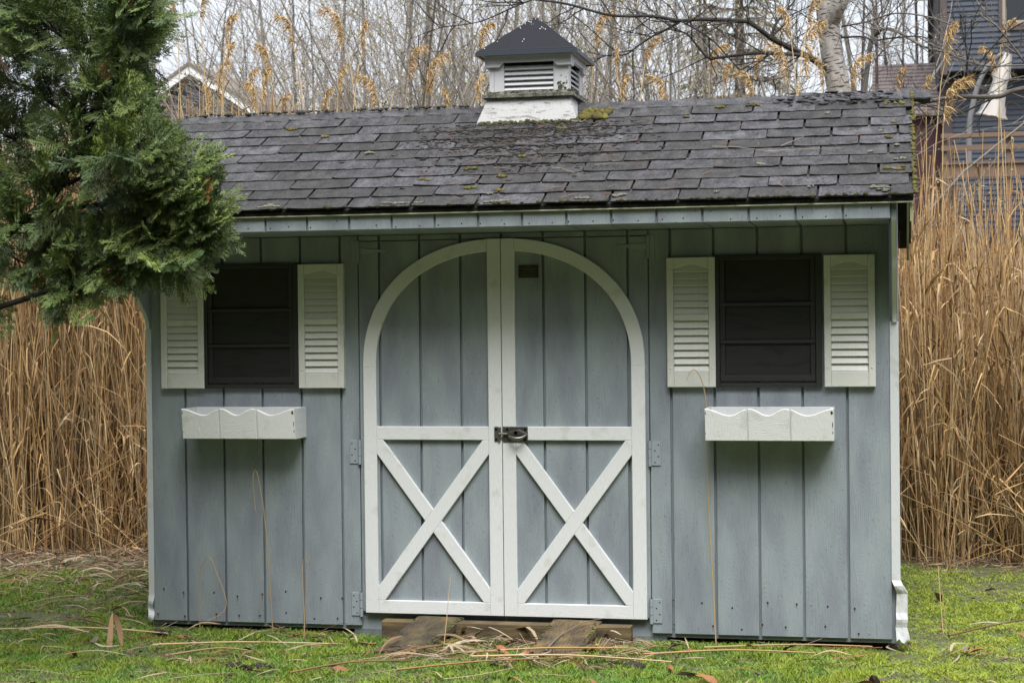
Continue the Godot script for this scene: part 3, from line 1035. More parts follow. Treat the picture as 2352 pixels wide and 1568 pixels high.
func build_latch() -> void:
	var la := Node3D.new()
	la.name = "latch"
	shed.add_child(la)
	var z := 0.0215
	white_board(rect(1.583, 1.603, 0.902, 0.974), z, z + 0.004, la, "strike_plate", M.steel)
	var k := MB.new()
	k.slab(1.603, 1.613, 0.902, 0.972, z, z + 0.01, 0.002)
	k.slab(1.6135, 1.6165, 0.93, 0.972, z, z + 0.006, 0.001)
	part("keeper", k, M.steel, la)
	white_board(rect(1.626, 1.747, 0.9, 0.974), z, z + 0.005, la, "lock_plate", M.steel_dark, false, 0.002)
	var sc := MB.new()
	for p in [Vector2(1.648, 0.961), Vector2(1.735, 0.961), Vector2(1.735, 0.912), Vector2(1.593, 0.962), Vector2(1.593, 0.914)]:
		sc.tube(PackedVector3Array([Vector3(p.x, p.y, z + 0.003), Vector3(p.x, p.y, z + 0.0075)]), PackedFloat32Array([0.006, 0.005]), 9)
	part("screw", sc, M.steel, la)
	# raised curved body with the keyhole boss, the bolt, the grip below
	var bd := MB.new()
	bd.prism(PackedVector2Array([Vector2(1.64, 0.938), Vector2(1.66, 0.95), Vector2(1.684, 0.957), Vector2(1.706, 0.962), Vector2(1.722, 0.955), Vector2(1.744, 0.944), Vector2(1.75, 0.935), Vector2(1.735, 0.932), Vector2(1.66, 0.932)]), z + 0.005, z + 0.02, 0.004)
	part("lock_body", bd, M.steel_dark, la)
	var kh := MB.new()
	kh.tube(PackedVector3Array([Vector3(1.693, 0.947, z + 0.018), Vector3(1.693, 0.947, z + 0.026)]), PackedFloat32Array([0.009, 0.008]), 12)
	part("keyhole_boss", kh, M.steel, la)
	var hh := MB.new()
	hh.tube(PackedVector3Array([Vector3(1.693, 0.947, z + 0.0255), Vector3(1.693, 0.947, z + 0.0265)]), PackedFloat32Array([0.0045, 0.0045]), 10)
	part("keyhole", hh, M.gap, la)
	var bo := MB.new()
	bo.tube(PackedVector3Array([Vector3(1.608, 0.94, z + 0.014), Vector3(1.65, 0.94, z + 0.014)]), PackedFloat32Array([0.0055, 0.0055]), 9)
	part("bolt", bo, M.steel, la)
	var gp := MB.new()
	gp.tube(curve([Vector3(1.655, 0.933, z + 0.012), Vector3(1.668, 0.926, z + 0.03), Vector3(1.695, 0.92, z + 0.04), Vector3(1.722, 0.923, z + 0.034), Vector3(1.742, 0.936, z + 0.014)], 4), PackedFloat32Array([0.004, 0.005, 0.006, 0.007, 0.0075, 0.008, 0.0085, 0.009, 0.009, 0.009, 0.009, 0.0085, 0.008, 0.0075, 0.007, 0.006, 0.005]), 9)
	part("handle", gp, M.steel, la)
	var kn := MB.new()
	kn.blob(Vector3(1.6175, 0.922, z + 0.008), Vector3(0.004, 0.006, 0.004), rng, 0.05, 8, 6)
	part("latch_stud", kn, M.steel, la)

# --- windows and shutters
func build_window(x0: float, x1: float) -> void:
	var w := Node3D.new()
	w.name = "window"
	shed.add_child(w, true)
	var y0 := 1.159
	var y1 := 1.772
	var f := [rect(x0 - 0.012, x0 + 0.016, y0, y1), rect(x1 - 0.016, x1 + 0.012, y0, y1), rect(x0 + 0.0165, x1 - 0.0165, y1 - 0.022, y1), rect(x0 + 0.0165, x1 - 0.0165, y0, y0 + 0.018)]
	for p in f:
		white_board(p, 0.001, 0.022, w, "frame", M.dark_frame)
	# three stacked lights: screens set back between rails
	var rails := [y0 + 0.0185, 1.366, 1.541, y1 - 0.0225]
	for i in 3:
		var lo: float = rails[i]
		var hi: float = rails[i + 1]
		var d := 0.004 * (i - 1)
		white_board(rect(x0 + 0.017, x0 + 0.04, lo + 0.013, hi), 0.001, 0.013 + d, w, "sash", M.dark_frame)
		white_board(rect(x1 - 0.04, x1 - 0.017, lo + 0.013, hi), 0.001, 0.013 + d, w, "sash", M.dark_frame)
		white_board(rect(x0 + 0.017, x1 - 0.017, lo + (0.008 if i == 0 else -0.004), lo + (0.036 if i == 0 else 0.0125)), 0.001, 0.017 + d, w, "rail", M.dark_frame)
		white_board(rect(x0 + 0.0405, x1 - 0.0405, lo + 0.0125, hi - 0.001), 0.001, 0.004, w, "screen", M.screen)

func build_shutter(x0: float, x1: float) -> void:
	var s := Node3D.new()
	s.name = "shutter"
	shed.add_child(s, true)
	var y0 := 1.16
	var y1 := 1.766
	var sw := 0.031
	var z1 := 0.031
	var b := 0.0025
	white_board(rect(x0, x0 + sw, y0, y1), 0.001, z1, s, "stile", M.shutter, false, b)
	white_board(rect(x1 - sw, x1, y0, y1), 0.001, z1, s, "stile", M.shutter, false, b)
	var i0 := x0 + sw + 0.0005
	var i1 := x1 - sw - 0.0005
	white_board(rect(i0, i1, y0, y0 + 0.072), 0.001, z1 - 0.001, s, "rail", M.shutter, true, b)
	white_board(rect(i0, i1, 1.471, 1.5), 0.001, z1 - 0.001, s, "rail", M.shutter, true, b)
	# top rail with a shallow arched lower edge
	var tp := PackedVector2Array([Vector2(i0, y1), Vector2(i0, y1 - 0.05)])
	for k in 11:
		var t := k / 10.0
		tp.append(Vector2(lerpf(i0 + 0.012, i1 - 0.012, t), y1 - 0.05 + 0.018 * sin(PI * t)))
	tp.append(Vector2(i1, y1 - 0.05))
	tp.append(Vector2(i1, y1))
	white_board(tp, 0.001, z1 - 0.001, s, "rail", M.shutter, true, 0.002)
	var bk := MB.new()
	bk.slab(i0, i1, y0 + 0.07, y1 - 0.03, 0.001, 0.009, 0.0)
	part("backing", bk, M.shutter, s)
	for grp in [[y0 + 0.073, 1.4705], [1.5005, y1 - 0.035]]:
		var n := 7
		var ph: float = (grp[1] - grp[0]) / n
		var sl := MB.new()
		var xf := Transform3D(Basis(Vector3.RIGHT, -0.42), Vector3.ZERO)
		sl.slab(i0, i1, -ph * 0.55, ph * 0.55, -0.0025, 0.0025, 0.001, xf)
		var sm := sl.mesh(M.shutter)
		for k in n:
			var o := put_mesh("slat", sm, s)
			o.position = Vector3(0, grp[0] + ph * (k + 0.5), 0.0165)
	var sc := MB.new()
	for p in [Vector2(x0 + 0.0155, 1.248), Vector2(x1 - 0.0155, 1.248), Vector2(x0 + 0.0155, 1.705), Vector2(x1 - 0.0155, 1.705)]:
		sc.blob(Vector3(p.x, p.y, z1), Vector3(0.0045, 0.0045, 0.003), rng, 0.02, 8, 4)
	part("screw", sc, M.shutter, s)

# --- cupola
func build_cupola() -> void:
	var cu := Node3D.new()
	cu.name = "cupola"
	shed.add_child(cu)
	var c := Vector3(1.651, 0, -0.762)
	var frustum := func(mb: MB, h0: float, y0: float, h1: float, y1: float) -> void:
		for k in 4:
			var r := Basis(Vector3.UP, PI / 2.0 * k)
			mb.quad(c + r * Vector3(-h0, y0, h0), c + r * Vector3(h0, y0, h0), c + r * Vector3(h1, y1, h1), c + r * Vector3(-h1, y1, h1))
	for k in 4:   # flared skirt boards, peeling
		var mb := MB.new()
		var r := Basis(Vector3.UP, PI / 2.0 * k)
		var h0 := 0.288
		var y0 := 2.41
		mb.quad(c + r * Vector3(-h0, y0, h0), c + r * Vector3(h0 - 0.001, y0, h0), c + r * Vector3(0.211, 2.616, 0.212), c + r * Vector3(-0.212, 2.616, 0.212))
		mb.quad(c + r * Vector3(h0, y0, h0 - 0.02), c + r * Vector3(-h0, y0, h0 - 0.02), c + r * Vector3(-0.212, 2.616, 0.192), c + r * Vector3(0.212, 2.616, 0.192))
		part("skirt_board", mb, M.peel, cu)
	var fl := MB.new()
	frustum.call(fl, 0.238, 2.613, 0.236, 2.63)
	frustum.call(fl, 0.236, 2.63, 0.2, 2.65)
	frustum.call(fl, 0.2, 2.613, 0.238, 2.613)
	part("flange", fl, tri_mat(mat(lin(0.2, 0.2, 0.16), 0.9, M.lichen.albedo_texture), 3.0), cu)
	# green growth on the flange
	var gm := MB.new()
	for k in 260:
		var side := rng.randi() % 2
		var t := rng.randf_range(-0.235, 0.235)
		gm.tint = [Color(0.09, 0.1, 0.045), Color(0.16, 0.165, 0.12), Color(0.05, 0.055, 0.03)][rng.randi() % 3]
		var q := Vector3(t, 2.634 + rng.randf() * 0.012, 0.233 - rng.randf() * 0.03)
		if rng.randf() < 0.25:
			q = Vector3(0.15 + rng.randf() * 0.055, 2.645 + rng.randf() * rng.randf() * 0.09, 0.206)
		if side == 1:
			q = Basis(Vector3.UP, PI / 2.0) * Vector3(t, 2.634 + rng.randf() * 0.01, 0.232 - rng.randf() * 0.03)
		gm.blob(c + q, Vector3(0.006, 0.003, 0.004) * (0.5 + rng.randf()), rng, 0.4, 5, 3)
	var g := part("algae", gm, M.moss, cu)
	g.set_meta("kind", "stuff")
	# posts, louvres, trim, on four sides
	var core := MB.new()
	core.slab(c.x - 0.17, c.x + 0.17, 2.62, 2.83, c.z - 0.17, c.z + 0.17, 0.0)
	part("dark_core", core, M.gap, cu)  # near-black block for the shaded hollow behind the louvres
	for k in 4:
		var r := Transform3D(Basis(Vector3.UP, PI / 2.0 * k), c)
		for s in [-1.0, 1.0]:
			var p := MB.new()
			if s > 0:
				p.slab(0.128, 0.205, 2.645, 2.785, 0.18, 0.205, 0.002, r)
			else:
				p.slab(-0.1795, -0.128, 2.645, 2.785, 0.18, 0.205, 0.002, r)
			part("post", p, M.cupola, cu)
		for j in 5:
			var l := MB.new()
			l.slab(-0.1275, 0.1275, -0.0155, 0.0155, -0.003, 0.003, 0.001, r * Transform3D(Basis(Vector3.RIGHT, -0.75), Vector3(0, 2.662 + j * 0.0262, 0.192)))
			part("louvre", l, M.cupola, cu)
		var t := MB.new()
		var e := 0.224 if k % 2 == 0 else 0.2055
		t.prism(PackedVector2Array([Vector2(-e, 2.768), Vector2(-0.15, 2.768), Vector2(-0.128, 2.792), Vector2(0.128, 2.792), Vector2(0.15, 2.768), Vector2(e, 2.768), Vector2(e, 2.829), Vector2(-e, 2.829)]), 0.2055, 0.224, 0.002, r)
		part("frieze_board", t, M.cupola, cu)
	# cap: pyramid with a soft fold at the eaves and a rolled lip
	var cp := MB.new()
	var prof := [[0.262, 2.843], [0.256, 2.851], [0.245, 2.857], [0.012, 3.047]]
	for i in prof.size() - 1:
		frustum.call(cp, prof[i][0], prof[i][1], prof[i + 1][0], prof[i + 1][1])
	frustum.call(cp, 0.012, 3.047, 0.001, 3.05)
	part("cap", cp, M.cap, cu)
	var lip := MB.new()
	frustum.call(lip, 0.264, 2.824, 0.2635, 2.8428)
	frustum.call(lip, 0.248, 2.824, 0.264, 2.824)
	frustum.call(lip, 0.2635, 2.8428, 0.259, 2.8445)
	part("cap_lip", lip, M.cap_edge, cu)
	var so := MB.new()
	so.slab(c.x - 0.248, c.x + 0.248, 2.8295, 2.836, c.z - 0.248, c.z + 0.248, 0.0)
	part("cap_soffit", so, M.cupola, cu)
	# bird droppings on the front face of the cap
	for q in [[-0.035, 0.86, 7], [0.0, 0.82, 3], [0.055, 0.6, 4], [-0.17, 0.29, 3], [-0.045, 0.22, 3], [-0.24, 0.02, 2], [0.02, 0.93, 4], [-0.07, 0.7, 3], [0.06, 0.55, 2]]:
		var bm := MB.new()
		for k in 1 + int(q[2] * 0.6):
			var t: float = clampf(q[1] + rng.randf_range(-0.07, 0.07), 0.02, 0.95)
			var hh := lerpf(0.245, 0.012, t)
			bm.blob(c + Vector3(q[0] + rng.randf_range(-0.02, 0.02), lerpf(2.857, 3.047, t) + 0.0015, hh + 0.0005), Vector3(0.0026, 0.0026, 0.002) * rng.randf_range(0.4, 1.3), rng, 0.3, 6, 3)
		part("dropping", bm, M.far_white, cu)

# ---------------------------------------------------------------- flower boxes and ramp
func flower_box(x0: float, x1: float, label: String) -> void:
	var b := thing("flower_box", label, "flower box", Vector3(0, 0, 0))
	var y0 := 0.92
	var y1 := 1.067
	var zt := 0.185
	var zb := 0.168
	var w := (x1 - x0) / 3.0
	var lean := Transform3D(Basis(Vector3.RIGHT, atan2(zt - zb, y1 - y0)), Vector3(0, y0, zb))
	for k in 3:
		var a := x0 + w * k + (0.003 if k > 0 else 0.0)
		var e := x0 + w * (k + 1) - (0.003 if k < 2 else 0.0)
		var poly := PackedVector2Array([Vector2(a, 0.0), Vector2(e, 0.0)])
		for i in 15:
			var t := 1.0 - i / 14.0
			# peaks and dips along the whole front, a little off the grooves
			var xx := (k + t) / 3.0
			var keys := [0.0, 0.2, 0.35, 0.49, 0.63, 0.795, 1.0]
			var q := 0
			while q < 5 and keys[q + 1] < xx:
				q += 1
			var ph: float = (xx - keys[q]) / (keys[q + 1] - keys[q])
			var s := 0.5 + 0.5 * cos(PI * (ph if q % 2 == 0 else 1.0 - ph))
			poly.append(Vector2(lerpf(a, e, t), 0.147 - 0.031 * (1.0 - s)))
		var mb := MB.new()
		mb.uvs = Vector2(0.8, 1.3)
		mb.uvo = Vector2(rng.randf(), rng.randf())
		mb.prism(poly, -0.015, 0.0, 0.002, lean)
		if k == 1:
			for i in mb.uv.size():
				mb.uv[i] = Vector2(mb.uv[i].y, mb.uv[i].x)
		part("front_board", mb, M.white_rough, b)
	var g := MB.new()
	g.slab(x0 + w - 0.01, x0 + w + 0.01, 0.0, 0.132, -0.0165, -0.007, 0.0, lean)
	g.slab(x0 + 2 * w - 0.01, x0 + 2 * w + 0.01, 0.0, 0.132, -0.0165, -0.007, 0.0, lean)
	part("groove_strip", g, M.white, b)
	for s in 2:
		var mb := MB.new()
		var px := x0 - 0.0005 if s == 0 else x1 - 0.0145
		mb.prism(PackedVector2Array([Vector2(0.0135, y0), Vector2(zb - 0.0155, y0), Vector2(zt - 0.0165, y1), Vector2(0.0135, y1)]), 0.0, 0.0145, 0.001, Transform3D(Basis(Vector3(0, 0, 1), Vector3.UP, Vector3(-1, 0, 0)), Vector3(px + 0.0145, 0, 0)))
		part("end_board", mb, M.white, b)
	white_board(rect(x0, x1, y0, y1), 0.001, 0.013, b, "back_board")
	var bt := MB.new()
	bt.slab(x0 + 0.015, x1 - 0.015, y0 + 0.001, y0 + 0.013, 0.0135, zb - 0.0175, 0.0)
	part("bottom_board", bt, M.white, b)
	# bare dark plywood where paint chipped
	for q in [[x1 - 0.008, 1.052, 0.008, 0.012], [x1 - 0.004, 1.0, 0.003, 0.02], [x1 - 0.004, 0.96, 0.004, 0.008], [x0 + 0.004, 1.05, 0.003, 0.01], [x0 + 0.003, 0.955, 0.002, 0.006]]:
		var cm := MB.new()
		cm.blob(lean * Vector3(q[0], q[1] - y0, 0.0), Vector3(q[2] * 0.7, q[3] * 0.8, 0.0012), rng, 0.3, 7, 4)
		part("paint_chip", cm, M.nail, b)

func build_flower_boxes() -> void:
	flower_box(0.055, 0.632, "white scalloped flower box below the window beside the cedar")
	flower_box(2.608, 3.189, "white scalloped flower box with a dry reed stalk passing behind it")

func plank(a: Vector3, b: Vector3, c: Vector3, d: Vector3, th: float, called: String, label: String, m: Material) -> void:
	# a top corner, b the other top corner, c bottom right, d bottom left; rough sawn, worn edges
	var o := thing(called, label, "plank", (a + b + c + d) / 4.0)
	var mb := MB.new()
	mb.uvs = Vector2.ONE
	var nx := 8
	var ny := 14
	var nn := (b - a).cross(d - a).normalized()
	if nn.y < 0:
		nn = -nn
	for side in 2:
		var first := mb.v.size()
		for j in ny + 1:
			for i in nx + 1:
				var s := float(i) / nx
				var t := float(j) / ny
				var p := a.lerp(b, s).lerp(d.lerp(c, s), t) - o.position
				var edge := minf(minf(s, 1 - s) * 9.0, 1.0)
				p += nn * (0.0022 * noise.get_noise_2d(s * 900.0, t * 500.0) + 0.002 * edge) - nn * (th if side == 1 else 0.0)
				if i == 0 or i == nx:
					p += (b - a).normalized() * 0.004 * noise.get_noise_2d(t * 1500.0, i * 70.0)
				mb.put(p, nn if side == 0 else -nn, Vector2(s * 0.25, t * 0.3))
		for j in ny:
			for i in nx:
				var q := first + j * (nx + 1) + i
				var l := [q, q + 1, q + nx + 1, q + 1, q + nx + 2, q + nx + 1] if side == 0 else [q, q + nx + 1, q + 1, q + 1, q + nx + 1, q + nx + 2]
				for e in l:
					mb.ix.append(e)
	var back := (nx + 1) * (ny + 1)
	var rim := []
	for i in nx + 1: rim.append(i)
	for j in range(1, ny + 1): rim.append(j * (nx + 1) + nx)
	for i in range(nx - 1, -1, -1): rim.append(ny * (nx + 1) + i)
	for j in range(ny - 1, -1, -1): rim.append(j * (nx + 1))
	var vv := mb.v.duplicate()
	for i in rim.size() - 1:
		mb.quad(vv[rim[i + 1]], vv[rim[i]], vv[rim[i] + back], vv[rim[i + 1] + back])
	part("board", mb, m, o)
	# moss along the worn edge
	var gm := MB.new()
	for k in 60:
		var t := rng.randf()
		var s := 0.97 - 0.1 * rng.randf() * rng.randf() if rng.randf() < 0.7 else 0.05 * rng.randf()
		gm.tint = Color(0.07, 0.085, 0.02) * rng.randf_range(0.6, 1.4)
		gm.blob(a.lerp(b, s).lerp(d.lerp(c, s), t) - o.position + nn * 0.003, Vector3(0.006, 0.002, 0.006) * rng.randf_range(0.5, 1.5), rng, 0.4, 5, 3)
	var g := part("moss", gm, M.moss, o)
	g.set_meta("kind", "stuff")

func build_ramp() -> void:
	var b := thing("timber_beam", "long weathered timber lying below the double doors", "timber", Vector3(1.64, 0, 0.07))
	for seg in 1:
		var mb := MB.new()
		mb.uvs = Vector2(0.3, 1.0)
		mb.slab(-0.605, 0.605, -0.055, 0.043, -0.038, 0.036, 0.004)
		for i in mb.uv.size():
			mb.uv[i] = Vector2(mb.uv[i].y * 3.0, mb.uv[i].x * 1.2)
		part("beam", mb, M.beam, b)
	plank(Vector3(1.20, 0.058, 0.035), Vector3(1.425, 0.056, 0.03), Vector3(1.335, -0.035, 0.45), Vector3(1.10, -0.035, 0.46), 0.028, "ramp_plank", "dark mossy ramp plank sloping from the timber, under the left door leaf", M.wood_dark)
	plank(Vector3(1.865, 0.058, 0.035), Vector3(2.095, 0.056, 0.03), Vector3(2.055, -0.035, 0.44), Vector3(1.815, -0.035, 0.45), 0.028, "ramp_plank", "lighter brown ramp plank with a twig on it, under the latched door leaf", M.wood)
	var t := MB.new()
	t.tint = Color(0.16, 0.14, 0.13)
	t.tube(curve([Vector3(1.90, -0.02, 0.42), Vector3(1.925, 0.012, 0.3), Vector3(1.95, 0.03, 0.22), Vector3(2.02, 0.06, 0.12), Vector3(2.11, 0.075, 0.06)], 4), radii(17, 0.004, 0.0018), 5)
	var o := part("twig", t, M.reed, self)
	tag(o, "thin grey twig lying along the lighter ramp plank", "twig")

# ---------------------------------------------------------------- houses
func clapboards(x0: float, x1: float, y0: float, y1: float, z: float, step: float, m: Material, parent: Node, clip := PackedVector2Array()) -> void:
	var y := y0
	while y < y1:
		var p := rect(x0, x1, y, minf(y + step, y1))
		var polys := [p] if clip.is_empty() else Geometry2D.intersect_polygons(p, clip)
		for q in polys:
			var mb := MB.new()
			mb.prism(q, 0.0, 0.012, 0.0, Transform3D(Basis(Vector3.RIGHT, 0.09), Vector3(0, 0, z)).translated_local(Vector3.ZERO))
			# tilt about the board's own foot so that its lower edge stands proud
			for i in mb.v.size():
				var lv := mb.v[i]
				mb.v[i] = Vector3(lv.x, lv.y, z + 0.03 * (1.0 - (lv.y - y) / step) + (0.0 if lv.z < z + 0.005 else 0.001))
			part("clapboard", mb, m, parent)
		y += step

func build_houses() -> void:
	# --- blue house seen past the right end of the shed
	var z := -37.0
	var h := thing("blue_house", "dark blue clapboard house with brown trim rising behind the reeds", "house", Vector3.ZERO)
	var c0 := at(2178, 163, z)
	var top := at(2178, -260, z).y
	var low := c0.y
	var gy := 0.0
	var xr := c0.x + 7.0
	var wl := Node3D.new()
	wl.name = "upper_wall"
	h.add_child(wl)
	var wb := MB.new()
	wb.slab(c0.x - 0.15, xr, low, top, z - 0.6, z - 0.01, 0.0)
	part("wall_core", wb, M.shaded_wall, wl)
	var wtl := at(2294, -60, z)
	var wbr := at(2400, 67, z)
	var hole := rect(wtl.x, wbr.x, wbr.y, wtl.y)
	var st := 0.132
	var y := low
	while y < top:
		for q in Geometry2D.clip_polygons(rect(c0.x, xr, y, y + st), hole):
			var mb := MB.new()
			mb.prism(q, 0.0, 0.01, 0.0)
			for i in mb.v.size():
				var lv := mb.v[i]
				mb.v[i] = Vector3(lv.x, lv.y, z + 0.035 * (1.0 - (lv.y - y) / st) + lv.z * 0.1)
			part("clapboard", mb, M.blue_clap, wl)
		y += st
	var a := at(2161, 163, z)
	board(a.x, c0.x - 0.005, low - 0.1, top, z - 0.2, z + 0.06, M.brown_trim, h, "corner_board", 0.01)
	# receding side, its shadow put into the near-black colour
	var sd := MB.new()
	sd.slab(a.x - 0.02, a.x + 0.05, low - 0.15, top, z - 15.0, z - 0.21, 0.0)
	part("side_wall", sd, M.shaded_wall, h)
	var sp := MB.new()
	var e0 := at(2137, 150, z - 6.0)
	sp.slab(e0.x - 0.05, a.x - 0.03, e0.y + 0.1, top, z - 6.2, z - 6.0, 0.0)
	part("side_bay", sp, M.shaded_wall, h)
	for s in 2:
		var hr := MB.new()
		var za := z + 0.5 if s == 0 else z - 15.5
		var zr := z - 7.5
		hr.prism(PackedVector2Array([Vector2(-za, top - 0.1), Vector2(-zr, top + 4.2), Vector2(-zr, top + 4.4), Vector2(-za, top + 0.12)]), 0.0, xr - a.x + 0.8, 0.0, Transform3D(Basis(Vector3(0, 0, -1), Vector3.UP, Vector3(1, 0, 0)), Vector3(a.x - 0.4, 0, 0)))
		part("roof", hr, M.red_roof, h)
	var gm := MB.new()
	gm.prism(PackedVector2Array([Vector2(-z + 0.2, top), Vector2(-z + 15.0, top), Vector2(-z + 7.5, top + 4.1)]), 0.0, xr - a.x - 0.1, 0.0, Transform3D(Basis(Vector3(0, 0, -1), Vector3.UP, Vector3(1, 0, 0)), Vector3(a.x + 0.05, 0, 0)))
	part("gable", gm, M.blue_clap, h)
	# window
	var w := Node3D.new()
	w.name = "window"
	h.add_child(w)
	var fr := 0.2
	var il := at(2311, 67, z).x
	board(wtl.x, il - 0.08, wbr.y, wtl.y, z - 0.05, z + 0.06, M.brown_trim, w, "frame", 0.005)
	board(il - 0.08, wbr.x, wbr.y, wbr.y + 0.16, z - 0.05, z + 0.07, M.brown_trim, w, "frame", 0.005)
	board(wtl.x, wbr.x, wtl.y, wtl.y + 0.16, z - 0.05, z + 0.07, M.brown_trim, w, "frame", 0.005)
	board(wbr.x, wbr.x + 0.16, wbr.y, wtl.y, z - 0.05, z + 0.06, M.brown_trim, w, "frame", 0.005)
	board(il - 0.079, il, wbr.y + 0.16, wtl.y, z - 0.05, z + 0.04, M.tan_trim, w, "sash", 0.005)
	board(il, wbr.x, wbr.y + 0.161, wbr.y + 0.24, z - 0.05, z + 0.04, M.tan_trim, w, "sash", 0.005)
	var gl := MB.new()
	gl.slab(il, wbr.x, wbr.y + 0.24, wtl.y, z - 0.04, z - 0.005, 0.0)
	part("pane", gl, M.glass, w)
	# lower storey, set back
	var lw := Node3D.new()
	lw.name = "lower_wall"
	h.add_child(lw)
	var lb := MB.new()
	lb.slab(a.x + 0.1, xr, gy, low - 0.02, z - 1.3, z - 0.82, 0.0)
	part("wall_core", lb, M.shaded_wall, lw)
	y = gy
	while y < low - 0.15:
		var mb := MB.new()
		mb.slab(a.x + 0.3, xr, y, y + st, 0.0, 0.01, 0.0)
		for i in mb.v.size():
			var lv := mb.v[i]
			mb.v[i] = Vector3(lv.x, lv.y, z - 0.82 + 0.035 * (1.0 - (lv.y - y) / st) + lv.z * 0.1)
		part("clapboard", mb, M.blue_clap, lw)
		y += st
	board(a.x + 0.08, a.x + 0.3, gy, low - 0.02, z - 0.9, z - 0.74, M.brown_trim, h, "corner_board", 0.01)
	var so := MB.new()
	so.slab(a.x, xr, low - 0.02, low, z - 0.9, z + 0.04, 0.0)
	part("overhang", so, M.shaded_wall, h)  # near-black for the shadow below the upper storey
	# wing with a reddish roof
	var r1 := at(2014, 150, z - 5.0)
	var r2 := at(2168, 146, z - 5.0)
	var r3 := at(2168, 262, z - 1.0)
	var rf := Node3D.new()
	rf.name = "wing_roof"
	h.add_child(rf)
	var n := 14
	for k in n:
		var t0 := float(k) / n
		var t1 := float(k + 1) / n
		var mb := MB.new()
		var ya := lerpf(r3.y, r1.y, t0)
		var yb := lerpf(r3.y, r1.y, t1)
		var za := lerpf(z - 1.0, z - 5.0, t0)
		var zb := lerpf(z - 1.0, z - 5.0, t1)
		var xl := r1.x - 0.1
		mb.quad(Vector3(xl, ya + 0.05, za), Vector3(a.x + 0.4, ya + 0.05, za), Vector3(a.x + 0.4, yb + 0.01, zb), Vector3(xl, yb + 0.01, zb))
		mb.quad(Vector3(xl, ya - 0.02, za), Vector3(a.x + 0.4, ya - 0.02, za), Vector3(a.x + 0.4, ya + 0.05, za), Vector3(xl, ya + 0.05, za))
		part("roof_course", mb, M.red_roof, rf)
	var ww := MB.new()
	ww.prism(PackedVector2Array([Vector2(1.2, 0.0), Vector2(1.2, r3.y - 0.05), Vector2(5.0, r1.y - 0.05), Vector2(8.0, r3.y - 0.05), Vector2(8.0, 0.0)]), 0.0, a.x + 0.3 - r1.x, 0.0, Transform3D(Basis(Vector3(0, 0, -1), Vector3.UP, Vector3(1, 0, 0)), Vector3(r1.x, 0, z)))
	part("wing_wall", ww, M.wall_red, h)
	# --- deck before the house
	var dz := -33.0
	var dk := thing("deck", "brown wooden deck with railings in front of the blue house", "deck", Vector3.ZERO)
	var d0 := at(2163, 395, dz)
	board(d0.x, d0.x + 8.0, d0.y - 0.14, d0.y + 0.16, dz - 0.05, dz, M.deck, dk, "rim_board", 0.005)
	var fl := MB.new()
	fl.slab(d0.x, d0.x + 8.0, d0.y + 0.161, d0.y + 0.2, dz - 3.0, dz + 0.05, 0.0)
	part("floor", fl, M.deck, dk)
	var t1y := at(2200, 312, dz).y
	board(d0.x, d0.x + 8.0, t1y - 0.05, t1y + 0.05, dz - 0.1, dz + 0.06, M.deck, dk, "railing", 0.005)
	var t2y := at(2200, 340, dz).y
	board(d0.x, d0.x + 8.0, t2y - 0.06, t2y + 0.06, dz - 0.06, dz + 0.0, M.deck, dk, "railing", 0.005)
	for k in 6:
		board(d0.x + 0.02 + k * 1.4, d0.x + 0.13 + k * 1.4, 0.0, t1y - 0.055, dz - 0.17, dz - 0.061, M.deck, dk, "post", 0.005)
	# --- closed parasol on its side arm
	var uz := -34.5
	var um := thing("parasol", "closed white parasol leaning on a curved grey arm on the deck", "parasol", Vector3.ZERO)
	var tip := at(2315, 122, uz)
	var bot := at(2278, 268, uz)
	var ax := (bot - tip).normalized()
	var cm := MB.new()
	var rings := 14
	var seg := 20
	var sd2 := ax.cross(Vector3.FORWARD).normalized()
	var up2 := sd2.cross(ax)
	for j in rings + 1:
		var t := float(j) / rings
		var rr := lerpf(0.1, 0.3, pow(t, 0.8)) * (1.0 + (0.22 if (t > 0.34 and t < 0.4) or t > 0.93 else 0.0)) * (0.85 if t > 0.4 and t < 0.8 else 1.0)
		for k in seg:
			var ph := TAU * k / seg
			var fold := rr * (0.8 + 0.28 * cos(ph * 6.0 + t * 2.0))
			var dirv := sd2 * cos(ph) + up2 * sin(ph)
			cm.put(tip.lerp(bot, t) + dirv * fold, dirv, Vector2(ph, t))
	for j in rings:
		for k in seg:
			var q := j * seg + k
			var q2 := j * seg + (k + 1) % seg
			for e in [q, q2, q + seg, q2, q2 + seg, q + seg]:
				cm.ix.append(e)
	part("canopy", cm, M.canvas, um)
	var pm := MB.new()
	var base := Vector3(at(2226, 300, uz).x, d0.y + 0.2, uz)
	pm.tube(curve([base, at(2228, 290, uz), at(2236, 240, uz), at(2250, 190, uz), at(2272, 150, uz), at(2296, 127, uz), tip], 4), radii(25, 0.07, 0.045), 8)
	part("arm", pm, M.pole, um)
	var fn := MB.new()
	fn.tube(PackedVector3Array([tip - ax * 0.12, tip + ax * 0.06]), PackedFloat32Array([0.05, 0.09]), 8)
	part("finial", fn, M.brown_trim, um)
	# --- grey house behind the cedar
	z = -42.0
	var gh := thing("grey_house", "grey clapboard house gable with white rake boards and brown roof", "house", Vector3.ZERO)
	var apex := at(443, 145, z)
	var lft := at(300, 252, z)
	var slope := (apex.y - lft.y) / (apex.x - lft.x)
	var hw := 4.2
	var ey := apex.y - hw * slope
	var gwall := Node3D.new()
	gwall.name = "gable_wall"
	gh.add_child(gwall)
	var gb := MB.new()
	gb.prism(PackedVector2Array([Vector2(apex.x - hw + 0.2, 0), Vector2(apex.x + hw - 0.2, 0), Vector2(apex.x + hw - 0.2, ey), Vector2(apex.x, apex.y - 0.2), Vector2(apex.x - hw + 0.2, ey)]), z - 8.0, z - 0.01, 0.0)
